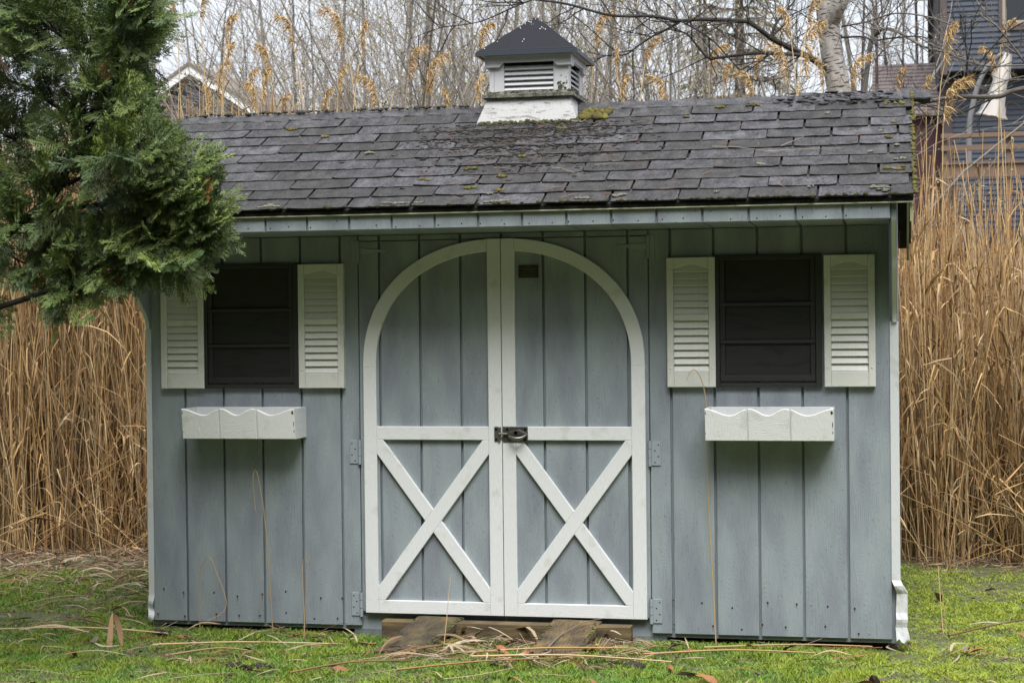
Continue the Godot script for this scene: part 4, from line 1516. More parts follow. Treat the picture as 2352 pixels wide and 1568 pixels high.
	part("wall_core", gb, M.grey_clap, gwall)
	var tri := PackedVector2Array([Vector2(apex.x - hw + 0.2, 0.5), Vector2(apex.x + hw - 0.2, 0.5), Vector2(apex.x + hw - 0.2, ey), Vector2(apex.x, apex.y - 0.25), Vector2(apex.x - hw + 0.2, ey)])
	st = 0.115
	y = apex.y - 3.2
	while y < apex.y - 0.25:
		for q in Geometry2D.intersect_polygons(rect(apex.x - hw, apex.x + hw, y, y + st), tri):
			var mb := MB.new()
			mb.prism(q, 0.0, 0.01, 0.0)
			for i in mb.v.size():
				var lv := mb.v[i]
				mb.v[i] = Vector3(lv.x, lv.y, z + 0.03 * (1.0 - (lv.y - y) / st) + lv.z * 0.1)
			part("clapboard", mb, M.grey_clap, gwall)
		y += st
	for s in [-1.0, 1.0]:
		var ov := 0.35
		var rb := MB.new()
		rb.prism(PackedVector2Array([Vector2(apex.x, apex.y - 0.03), Vector2(apex.x + s * (hw + 0.3), apex.y - 0.03 - slope * (hw + 0.3)), Vector2(apex.x + s * (hw + 0.3), apex.y - 0.36 - slope * (hw + 0.3)), Vector2(apex.x, apex.y - 0.36)]), z + ov - 0.04, z + ov, 0.005)
		part("rake_board", rb, M.far_white, gh)
		var rm := MB.new()
		rm.prism(PackedVector2Array([Vector2(apex.x, apex.y), Vector2(apex.x + s * (hw + 0.35), apex.y - slope * (hw + 0.35)), Vector2(apex.x + s * (hw + 0.35), apex.y - 0.1 - slope * (hw + 0.35)), Vector2(apex.x, apex.y - 0.1)]), z - 9.0, z + ov + 0.04, 0.0)
		part("roof", rm, M.brown_roof, gh)
	var ch := MB.new()
	ch.slab(apex.x + 2.4, apex.x + 3.1, apex.y - 2.0, apex.y - 0.35, z - 6.5, z - 5.8, 0.0)
	part("chimney", ch, M.bark_pale, gh)

# ---------------------------------------------------------------- trees
func grow(mb: MB, p: Vector3, dir: Vector3, len: float, r0: float, depth: int, r: RandomNumberGenerator, lift := 0.25, spread := 0.7, rmin := 0.004) -> void:
	var segs := 5 if depth > 1 else 4
	var pts := PackedVector3Array([p])
	var rad := PackedFloat32Array([r0])
	var d := dir
	var r1 := maxf(rmin * 0.7, r0 * (0.45 if depth > 0 else 0.3))
	for i in segs:
		d = (d + Vector3(r.randfn(0, 0.13), r.randfn(0, 0.1) + lift * 0.13, r.randfn(0, 0.13))).normalized()
		pts.append(pts[i] + d * len / segs)
		rad.append(lerpf(r0, r1, float(i + 1) / segs))
	mb.tube(pts, rad, 5 if depth > 2 else (4 if depth > 1 else 3), false)
	if depth <= 0:
		return
	var kids := 2 + r.randi() % 2 if depth > 1 else 2 + r.randi() % 2
	for k in kids:
		var t := 0.25 + 0.75 * (k + r.randf()) / kids
		var f := clampf(t, 0.0, 0.999) * segs
		var i := int(f)
		var q := pts[i].lerp(pts[i + 1], f - i)
		var dd := (pts[i + 1] - pts[i]).normalized()
		var sv := dd.cross(Vector3(r.randfn(), r.randfn(), r.randfn())).normalized()
		var nd := (dd + sv * r.randf_range(spread * 0.6, spread * 1.3) + Vector3(0, lift * 0.3, 0)).normalized()
		grow(mb, q, nd, len * r.randf_range(0.45, 0.7), maxf(rmin, rad[i] * r.randf_range(0.4, 0.6)), depth - 1, r, lift, spread, rmin)

func tree_proto(called: String, seed_n: int, height: float, r0: float, first_limb: float, m: Material, fork := false) -> Node3D:
	var r := RandomNumberGenerator.new()
	r.seed = seed_n
	var o := Node3D.new()
	o.name = called
	var tm := MB.new()
	tm.uvs = Vector2(1.0, 0.5)
	var cm := MB.new()
	var pts := PackedVector3Array([Vector3(0, -0.1, 0)])
	var d := Vector3(r.randfn(0, 0.03), 1, r.randfn(0, 0.03)).normalized()
	var n := 12
	for i in n:
		d = (d + Vector3(r.randfn(0, 0.07), 0.08, r.randfn(0, 0.07))).normalized()
		pts.append(pts[i] + d * height / n)
	var rad := PackedFloat32Array()
	for i in n + 1:
		rad.append(r0 * pow(1.0 - 0.93 * i / n, 0.85))
	tm.tube(pts, rad, 9, false)
	part("trunk", tm, m, o)
	var limbs := int(height * 0.85)
	for k in limbs:
		var t := lerpf(first_limb, 0.98, (k + r.randf()) / limbs)
		var f := clampf(t, 0.0, 0.999) * n
		var i := int(f)
		var q := pts[i].lerp(pts[i + 1], f - i)
		var an := r.randf() * TAU
		var nd := Vector3(cos(an), r.randf_range(0.35, 1.3), sin(an)).normalized()
		grow(cm, q, nd, height * r.randf_range(0.13, 0.26) * (1.25 - t * 0.8), rad[i] * r.randf_range(0.22, 0.42), 3, r, 0.5, 0.7, 0.006)
	part("crown", cm, M.twig if m != M.bark_red else M.bark_red, o)
	return o

func build_woods() -> void:
	var protos := []
	var barks := [M.bark, M.bark_pale, M.bark, M.bark_dark, M.bark_pale, M.bark, M.bark_red, M.bark]
	for k in 8:
		protos.append(tree_proto("bare_tree", 40 + k, 15.0 + 2.0 * (k % 3), 0.2, 0.16 + 0.05 * (k % 4), barks[k]))
	var used := {}
	# trees one can pick out, by where the trunk crosses the top of the view: u, trunk width in the survey, kind, lean
	var list := [
		[452, 9, 1, 0.0, -54.0, "thin pale bare tree behind the apex of the grey house gable"],
		[468, 14, 3, -0.02, -57.0, "dark bare tree just right of the grey gable apex"],
		[516, 15, 0, -0.05, -56.0, "grey bare tree with twin trunk above the grey house roof"],
		[524, 9, 5, 0.05, -55.0, "slim leaning bare tree crossing the twin trunk tree"],
		[581, 10, 3, 0.01, -54.0, "slim dark bare tree between the twin trunk and the forked tree"],
		[613, 17, 1, 0.02, -53.0, "pale forked bare tree above the end of the grey house roof"],
		[675, 17, 3, 0.015, -45.0, "straight dark bare tree beyond the end of the grey roof"],
		[708, 6, 5, 0.0, -55.0, "very thin bare tree just past the straight dark tree"],
		[757, 12, 2, 0.03, -40.0, "leaning grey bare tree rising behind the bushy reed plume"],
		[826, 9, 1, -0.02, -36.0, "pale slim bare tree left of the cupola thicket"],
		[905, 8, 5, 0.02, -45.0, "slim bare tree in the thicket left of the cupola"],
		[930, 10, 2, 0.0, -33.0, "grey bare tree whose trunk stands in the budding thicket"],
		[958, 12, 0, 0.03, -38.0, "mottled bare tree among budding stems left of the cupola"],
		[1010, 9, 4, -0.05, -42.0, "pale bare tree leaning toward the cupola"],
		[1052, 7, 5, 0.02, -48.0, "thin bare tree near the left side of the cupola"],
		[1170, 16, 1, 0.0, -40.0, "pale bare tree directly behind the cupola peak"],
		[1240, 20, 0, 0.01, -44.0, "stout bare tree behind the right slope of the cupola cap"],
		[1300, 10, 2, -0.04, -36.0, "leaning bare tree right of the cupola cap"],
		[1365, 8, 5, 0.06, -40.0, "slanting bare tree behind the upright brown plume"],
		[1430, 12, 1, 0.0, -46.0, "pale bare tree between the cupola and the conifer"],
		[1520, 14, 4, 0.0, -42.0, "tall pale bare tree left of the dark conifer"],
		[1575, 11, 2, 0.02, -40.0, "grey bare tree at the edge of the dark conifer"],
		[1985, 9, 6, 0.02, -44.0, "reddish bare tree just right of the birch trunk"],
		[2018, 11, 6, -0.02, -40.0, "reddish bare tree between the birch and the wing roof"],
		[2050, 8, 1, 0.03, -46.0, "thin pale bare tree over the reddish wing roof"],
		[2078, 8, 6, -0.03, -50.0, "slender reddish bare tree over the wing roof"],
		[2102, 12, 6, 0.01, -42.0, "reddish bare tree beside the dark edge of the blue house"],
	]
	var i := 0
	for e in list:
		var p: Node3D = protos[e[2]]
		var o: Node3D
		if not used.has(e[2]):
			used[e[2]] = true
			o = p
		else:
			o = p.duplicate()
		o.name = "bare_tree"
		add_child(o, true)
		tag(o, e[5], "tree", "bare trees of the wood")
		var z: float = e[4]
		var q := at(e[0], 90, z)
		var width: float = e[1] / 4099.0 * (EYE.z - z)
		var s := width / 0.33
		s = clampf(s, 0.4, 1.6)
		var hs := clampf(0.75 + 0.2 * s + rng.randf() * 0.15, 0.7, 1.2)
		o.transform = Transform3D(Basis(Vector3.UP, i * 2.4).scaled(Vector3(s, hs, s)), Vector3(q.x - e[3] * q.y, 0, z))
		o.transform = Transform3D(Basis(Vector3(0, 0, 1), -e[3]) * o.transform.basis, o.position)
		i += 1
	# the wood beyond, read as one mass
	var fm := tree_proto("far", 90, 15.0, 0.17, 0.15, M.bark)
	var fm2 := tree_proto("far", 91, 14.0, 0.15, 0.2, M.bark_pale)
	for k in 2:
		var src: Node3D = fm if k == 0 else fm2
		var xfs := []
		var cols := []
		for n in 66:
			var z := rng.randf_range(-60.0, -125.0)
			var u := rng.randf_range(-1400.0, 3600.0) if n % 2 == 0 else rng.randf_range(780.0, 2500.0)
			var x := at(u, 100, z).x
			var s := rng.randf_range(0.65, 1.2)
			xfs.append(Transform3D(Basis(Vector3(0, 0, 1), rng.randfn(0, 0.06)) * Basis(Vector3.UP, rng.randf() * TAU).scaled(Vector3(s * rng.randf_range(0.6, 1.0), s * rng.randf_range(0.9, 1.3), s)), Vector3(x, 0, z)))
			cols.append(Color.WHITE)
		for ch in src.get_children():
			var o := many("distant_woods", (ch as MeshInstance3D).mesh, xfs, cols, self)
			tag(o, "bare far woods filling the skyline behind the houses", "woods", "far woods")
		src.free()
	# evergreens out of view, placed to block low sky and darken the upper wall
	var er := RandomNumberGenerator.new()
	er.seed = 8
	var em := MB.new()
	for k in 4800:
		var y := pow(er.randf(), 1.2) * 12.0
		var rr := 2.3 * pow(1.0 - y / 12.5, 0.7) * sqrt(er.randf())
		var an := er.randf() * TAU
		var d := Vector3(cos(an), -0.4, sin(an))
		var b := Vector3(cos(an) * rr, y, sin(an) * rr)
		em.tint = Color(0.04, 0.055, 0.03) * er.randf_range(0.6, 1.5)
		em.strip(PackedVector3Array([b - d * 0.3, b, b + d * 0.4]), PackedFloat32Array([0.06, 0.2, 0.02]), Vector3(er.randfn(), er.randfn(), er.randfn()))
	var exf := []
	var ecol := []
	for k in 44:
		var t := k / 43.0
		exf.append(Transform3D(Basis(Vector3.UP, er.randf() * TAU).scaled(Vector3.ONE * er.randf_range(0.85, 1.15)), Vector3(lerpf(-22.0, 28.0, t) + er.randfn(0, 0.8), 0, 19.0 + er.randf_range(-2.0, 4.0) - 7.0 * pow(2.0 * t - 1.0, 2.0))))
		ecol.append(Color.WHITE)
	tag(many("unseen_evergreens", em.mesh(M.needle), exf, ecol, self), "unseen evergreens behind the viewer, placed to darken the wall under the eave", "woods")
	# budding arching thicket stems behind the shed
	for k in 18:
		var spots := [860, 905, 950, 1000, 1045, 1090, 1150, 1290, 1340, 1395, 1450, 1510, 1570, 1640, 1760, 1820, 800, 1420]
		var lab := ["arching budding shrub stems at the left end of the thicket", "budding shrub leaning left behind the drooping plumes", "dense budding shrub above the paired drooping plumes", "tall budding shrub halfway to the cupola", "slanting shrub stems near the cupola cap", "bushy shrub against the left side of the cupola", "shrub stems just behind the cupola", "shrub stems sprouting right of the cupola cap", "slanting shrub behind the upright plume", "brown shrub under the long birch branch", "shrub with criss-crossed stems below the birch limb", "shrub at the foot of the dark conifer", "shrub between the dark conifer and the tall brownish one", "pale stemmed shrub before the tall brownish conifer", "shrub below the lower birch limb", "shrub stems just left of the birch trunk", "thin shrub right of the straight dark tree", "second shrub under the long birch branch"]
		var z := rng.randf_range(-14.0, -22.0)
		var q := at(spots[k], 250, z)
		var o := thing("thicket_shrub", lab[k], "shrub", Vector3(q.x, 0, z), "shrubs of the thicket")
		var mb := MB.new()
		var r := RandomNumberGenerator.new()
		r.seed = 700 + k
		var bm := MB.new()
		for s in 16:
			var an := r.randf() * TAU
			var st := MB.new()
			grow(st, Vector3(cos(an), 0, sin(an)) * 0.2, Vector3(cos(an) * 0.35 - 0.25, 1.0, sin(an) * 0.35).normalized(), r.randf_range(3.4, 6.6), r.randf_range(0.016, 0.032), 3, r, 0.1, 0.6, 0.004)
			part("stem", st, M.twig, o)
			for b in 46:
				var vtx := st.v[r.randi() % st.v.size()]
				if vtx.y < 1.5:
					continue
				bm.tint = Color(0.3, 0.28, 0.13) * r.randf_range(0.7, 1.2)
				bm.blob(vtx, Vector3(0.012, 0.02, 0.012) * r.randf_range(0.6, 1.3), r, 0.3, 4, 2)
		var b2 := part("buds", bm, M.leaf, o)
		b2.set_meta("kind", "stuff")
	# conifers
	conifer(at(1700, 200, -26.0), 12.0, 2.1, Color(0.17, 0.15, 0.11), "tall brownish conifer behind the birch limb", 11)
	conifer(at(1620, 200, -30.0), 9.0, 1.6, Color(0.14, 0.13, 0.09), "shorter dark conifer left of the tall brownish one", 12)
	conifer(at(1255, 200, -29.0), 7.2, 1.9, Color(0.08, 0.1, 0.065), "small grey green conifer behind the cupola", 13)
	conifer(at(1030, 220, -31.0), 5.6, 1.6, Color(0.08, 0.09, 0.06), "low grey green conifer in the thicket left of the cupola", 14)

func conifer(p: Vector3, height: float, spread: float, col: Color, label: String, seed_n: int) -> void:
	var o := thing("conifer", label, "conifer", Vector3(p.x, 0, p.z))
	var r := RandomNumberGenerator.new()
	r.seed = seed_n
	var t := MB.new()
	t.tube(PackedVector3Array([Vector3.ZERO, Vector3(0, height * 0.5, 0), Vector3(0, height, 0)]), PackedFloat32Array([0.17, 0.1, 0.015]), 8)
	part("trunk", t, M.evergreen_bark, o)
	var lm := MB.new()
	var fm := MB.new()
	var k := 0
	var y := 0.6
	while y < height - 0.2:
		for e in 5:
			var an := r.randf() * TAU
			var L := spread * pow(1.0 - y / height, 0.75) * r.randf_range(0.7, 1.15)
			var d := Vector3(cos(an), 0, sin(an))
			var pts := curve([Vector3(0, y, 0), Vector3(0, y + 0.02 - L * 0.05, 0) + d * L * 0.5, Vector3(0, y - L * 0.22, 0) + d * L], 4)
			lm.tube(pts, radii(pts.size(), 0.022, 0.005), 4, false)
			for q in int(8 + L * 20):
				var f := r.randf_range(0.12, 0.999) * 8.0
				var i := int(f)
				var b := pts[i].lerp(pts[i + 1], f - i)
				var sd := d.cross(Vector3.UP) * (1.0 if r.randf() < 0.5 else -1.0)
				var nd := (sd * r.randf_range(0.4, 1.0) + d * 0.5 + Vector3(0, r.randf_range(-0.7, 0.05), 0)).normalized()
				var ln := r.randf_range(0.12, 0.32)
				fm.tint = col * r.randf_range(0.55, 1.6)
				fm.strip(PackedVector3Array([b, b + nd * ln * 0.5 + Vector3(0, -0.01, 0), b + nd * ln + Vector3(0, -0.05, 0)]), PackedFloat32Array([0.008, 0.014, 0.002]), Vector3(r.randfn(), r.randfn(), r.randfn()))
		y += 0.2 + 0.16 * r.randf()
	part("limbs", lm, M.evergreen_bark, o).set_meta("kind", "stuff")
	var f2 := part("foliage", fm, M.needle, o)
	f2.set_meta("kind", "stuff")

func limb(o: Node, called: String, uvz: Array, r0: float, r1: float, m: Material, twigs: int, seed_n: int, tw_len := 0.5) -> void:
	var pts := []
	for e in uvz:
		pts.append(at(e[0], e[1], e[2]) - (o as Node3D).position)
	var c := curve(pts, 5)
	var mb := MB.new()
	mb.tube(c, radii(c.size(), r0, r1), 7)
	var r := RandomNumberGenerator.new()
	r.seed = seed_n
	for k in twigs:
		var i := r.randi_range(1, c.size() - 2)
		var d := (c[i + 1] - c[i]).normalized()
		var sv := d.cross(Vector3(r.randfn(), r.randfn(), r.randfn())).normalized()
		var nd := (d * 0.7 + sv * r.randf_range(0.5, 1.0) + Vector3(0, 0.15, 0)).normalized()
		grow(mb, c[i], nd, tw_len * r.randf_range(0.5, 1.3), 0.0055, 2, r, 0.15, 0.7, 0.0024)
	part(called, mb, m, o)

func build_birch() -> void:
	var z := -5.8
	var foot := at(1948, 300, z)
	var o := thing("birch_tree", "white barked birch with dark spreading limbs behind the shed roof", "tree", Vector3(foot.x + 0.1, 0, z))
	var t := MB.new()
	t.uvs = Vector2(1.0, 0.5)
	var path := [Vector3(0.12, -0.1, 0), Vector3(0.08, 1.2, 0), at(1941, 300, z) - o.position, at(1929, 215, z) - o.position, at(1910, 110, z) - o.position, at(1898, 0, z) - o.position, at(1890, -80, z) - o.position, at(1893, -300, z) - o.position, at(1905, -700, z) - o.position]
	var c := curve(path, 5)
	var rad := PackedFloat32Array()
	for p in c:
		rad.append(lerpf(0.125, 0.082, smoothstep(0.0, 4.5, p.y)) * (1.0 if p.y < 4.2 else lerpf(1.0, 0.4, smoothstep(4.2, 6.0, p.y))))
	t.tube(c, rad, 16)
	part("trunk", t, M.birch, o)
	# fork, rising to the right just above the view's edge
	limb(o, "fork", [[1905, 60, z], [1920, 25, z + 0.06], [1935, -10, z + 0.08], [1955, -120, z + 0.1], [1990, -420, z]], 0.075, 0.05, M.birch, 5, 1)
	var k := 0.0
	limb(o, "limb", [[1895, 158, z + 0.05], [1875, 141, z + 0.1], [1840, 122, z + 0.2], [1808, 106, z + 0.3], [1773, 88, z + 0.4], [1730, 56, z + 0.5], [1702, 48, z + 0.55], [1614, 44, z + 0.6], [1561, 47, z + 0.7], [1499, 37, z + 0.75], [1405, 35, z + 0.8], [1303, 9, z + 0.8], [1225, -2, z + 0.8]], 0.027, 0.008, M.bark_dark, 15, 2)
	limb(o, "limb", [[1773, 88, z + 0.4], [1780, 60, z + 0.4], [1805, 25, z + 0.35], [1826, 0, z + 0.3], [1850, -60, z + 0.2]], 0.013, 0.006, M.bark_dark, 10, 3)
	limb(o, "limb", [[1850, 128, z + 0.2], [1822, 125, z + 0.3], [1737, 122, z + 0.4], [1653, 132, z + 0.45], [1625, 131, z + 0.45], [1582, 81, z + 0.5], [1561, 72, z + 0.5], [1530, 66, z + 0.5]], 0.017, 0.004, M.bark_dark, 12, 4)
	limb(o, "limb", [[1561, 50, z + 0.7], [1530, 68, z + 0.7], [1496, 85, z + 0.7], [1465, 106, z + 0.7], [1436, 125, z + 0.7], [1387, 127, z + 0.7], [1350, 118, z + 0.7]], 0.011, 0.003, M.bark_dark, 8, 5)
	limb(o, "limb", [[1561, 47, z + 0.7], [1590, 62, z + 0.7], [1640, 95, z + 0.6], [1700, 160, z + 0.5], [1745, 186, z + 0.5], [1800, 178, z + 0.4], [1860, 175, z + 0.2]], 0.007, 0.003, M.bark_dark, 7, 6)
	limb(o, "limb", [[1225, -2, z + 0.8], [1180, 16, z + 0.9], [1100, 50, z + 1.0], [1010, 64, z + 1.0], [940, 90, z + 1.0]], 0.007, 0.002, M.bark_dark, 12, 7)
	limb(o, "limb", [[1932, 86, z], [1980, 84, z + 0.3], [2010, 92, z + 0.5], [2060, 86, z + 0.6], [2126, 86, z + 0.7], [2190, 128, z + 0.8], [2290, 140, z + 0.9]], 0.009, 0.003, M.bark_dark, 8, 8)
	limb(o, "limb", [[1935, 60, z], [1990, 50, z + 0.2], [2060, 30, z + 0.3], [2140, 40, z + 0.5], [2205, 60, z + 0.6], [2255, 40, z + 0.6], [2270, 0, z + 0.6]], 0.008, 0.003, M.bark_pale, 7, 9)
	# a second slim tree, grey, beside the birch
	var s := thing("slim_tree", "slim grey forked sapling between the birch and the wing roof", "tree", Vector3(at(1985, 300, z - 1.0).x, 0, z - 1.0))
	limb(s, "trunk", [[1978, 420, z - 1.0], [1985, 230, z - 1.0], [1994, 150, z - 1.0], [2003, 90, z - 1.0], [2012, 78, z - 1.0], [2030, 66, z - 0.9], [2062, 72, z - 0.8], [2126, 108, z - 0.7], [2200, 126, z - 0.6], [2290, 160, z - 0.6]], 0.028, 0.006, M.bark_pale, 10, 21)
	limb(s, "branch", [[2003, 92, z - 1.0], [2010, 40, z - 1.0], [2003, -20, z - 1.0], [2010, -120, z - 1.0]], 0.012, 0.005, M.bark_pale, 14, 22)
	limb(s, "branch", [[1994, 150, z - 1.0], [2035, 110, z - 1.0], [2070, 60, z - 1.0], [2090, 10, z - 1.0]], 0.007, 0.003, M.twig, 14, 23)
	# branch of a tree that stands outside the view on the right
	var b := thing("overhanging_branch", "lichened grey branch reaching in from the right above the reeds", "branch", at(2352, 200, -4.2))
	limb(b, "main_branch", [[2095, 240, -4.4], [2140, 232, -4.4], [2200, 222, -4.3], [2290, 222, -4.2], [2330, 208, -4.2], [2420, 190, -4.2], [2600, 150, -4.2]], 0.012, 0.021, M.bark_pale, 5, 31, 0.3)
	limb(b, "side_branch", [[2290, 222, -4.2], [2250, 240, -4.2], [2200, 262, -4.2], [2130, 266, -4.2], [2105, 262, -4.2]], 0.008, 0.003, M.bark_dark, 4, 32, 0.3)
	limb(b, "side_branch", [[2190, 226, -4.2], [2230, 170, -4.2], [2275, 115, -4.2], [2330, 50, -4.2], [2370, 10, -4.2]], 0.008, 0.003, M.bark_dark, 6, 33, 0.4)
	limb(b, "side_branch", [[2420, 190, -4.2], [2370, 160, -4.2], [2300, 70, -4.1], [2262, 30, -4.1], [2250, -10, -4.1]], 0.009, 0.003, M.bark_pale, 7, 34, 0.35)
	limb(b, "side_branch", [[2420, 190, -4.2], [2365, 152, -4.1], [2260, 150, -4.1], [2170, 118, -4.1], [2130, 88, -4.1]], 0.008, 0.002, M.bark_pale, 8, 35, 0.35)

# ---------------------------------------------------------------- reeds
func reed_mesh(seed_n: int, height: float, leaves: int, m: Material) -> ArrayMesh:
	var r := RandomNumberGenerator.new()
	r.seed = seed_n
	var mb := MB.new()
	var pts := PackedVector3Array([Vector3.ZERO])
	var d := Vector3(r.randfn(0, 0.05), 1, r.randfn(0, 0.05)).normalized()
	var n := 7
	for i in n:
		d = (d + Vector3(r.randfn(0, 0.025), 0, r.randfn(0, 0.025))).normalized()
		pts.append(pts[i] + d * height / n)
	mb.tint = Color(1, 1, 1)
	mb.tube(pts, radii(n + 1, 0.0038, 0.002), 4, false)
	for k in leaves:
		var f := r.randf_range(0.12, 0.99) * n
		var i := int(f)
		var b := pts[i].lerp(pts[i + 1], f - i)
		var an := r.randf() * TAU
		var o := Vector3(cos(an), 0, sin(an))
		var L := r.randf_range(0.15, 0.42)
		var up := r.randf_range(0.4, 1.2)
		var p2: Vector3
		var p3: Vector3
		if r.randf() < 0.72:
			p2 = b + (o * 0.22 + Vector3(0, up, 0)).normalized() * L * 0.5
			p3 = p2 + (o * 0.4 + Vector3(0, r.randf_range(-0.5, 1.0), 0)).normalized() * L * 0.5
		else:
			p2 = b + (o * 0.4 + Vector3(0, 0.2, 0)).normalized() * L * 0.25
			p3 = p2 + (o * 0.25 + Vector3(0, -1, 0)).normalized() * L * 0.7
		var tone := r.randf_range(0.7, 1.5)
		mb.tint = Color(tone, tone * r.randf_range(0.95, 1.03), tone * r.randf_range(0.9, 1.15))
		var w := r.randf_range(0.0025, 0.0062)
		var sd := Vector3(r.randfn(), r.randfn() * 0.3, r.randfn())
		mb.strip(curve([b, p2, p3], 2), PackedFloat32Array([w * 0.6, w, w, w * 0.7, 0.001]), sd)
	return mb.mesh(m)

const ORD := ["first", "second", "third", "fourth", "fifth", "sixth", "seventh", "eighth", "ninth", "tenth", "eleventh", "twelfth", "thirteenth", "fourteenth", "fifteenth", "sixteenth", "seventeenth", "eighteenth", "nineteenth", "twentieth"]

# gives each of a row of alike things its place: counted from the cedar side within its stretch
func place_labels(rows: Array, stretches: Array, form: String) -> void:
	rows.sort_custom(func(a, b): return a[0] < b[0])
	var counts := {}
	for e in rows:
		var k := 0
		while k < stretches.size() - 1 and e[0] >= stretches[k][0]:
			k += 1
		var n: int = counts.get(k, 0)
		counts[k] = n + 1
		(e[1] as Node).set_meta("label", form % [ORD[mini(n, 19)], stretches[k][1]])

const LAWN := [[-0.2, "beside the shed"], [0.9, "before the wall under the cedar"], [2.35, "before the doors"], [3.45, "before the latch-side window wall"], [99.0, "beyond the crumpled corner trim"]]

func straw() -> Color:
	var k: Color = [Color(0.42, 0.258, 0.108), Color(0.28, 0.16, 0.066), Color(0.52, 0.375, 0.2), Color(0.18, 0.1, 0.042), Color(0.35, 0.255, 0.145), Color(0.46, 0.295, 0.13)][rng.randi() % 6]
	return k * rng.randf_range(0.8, 1.2)

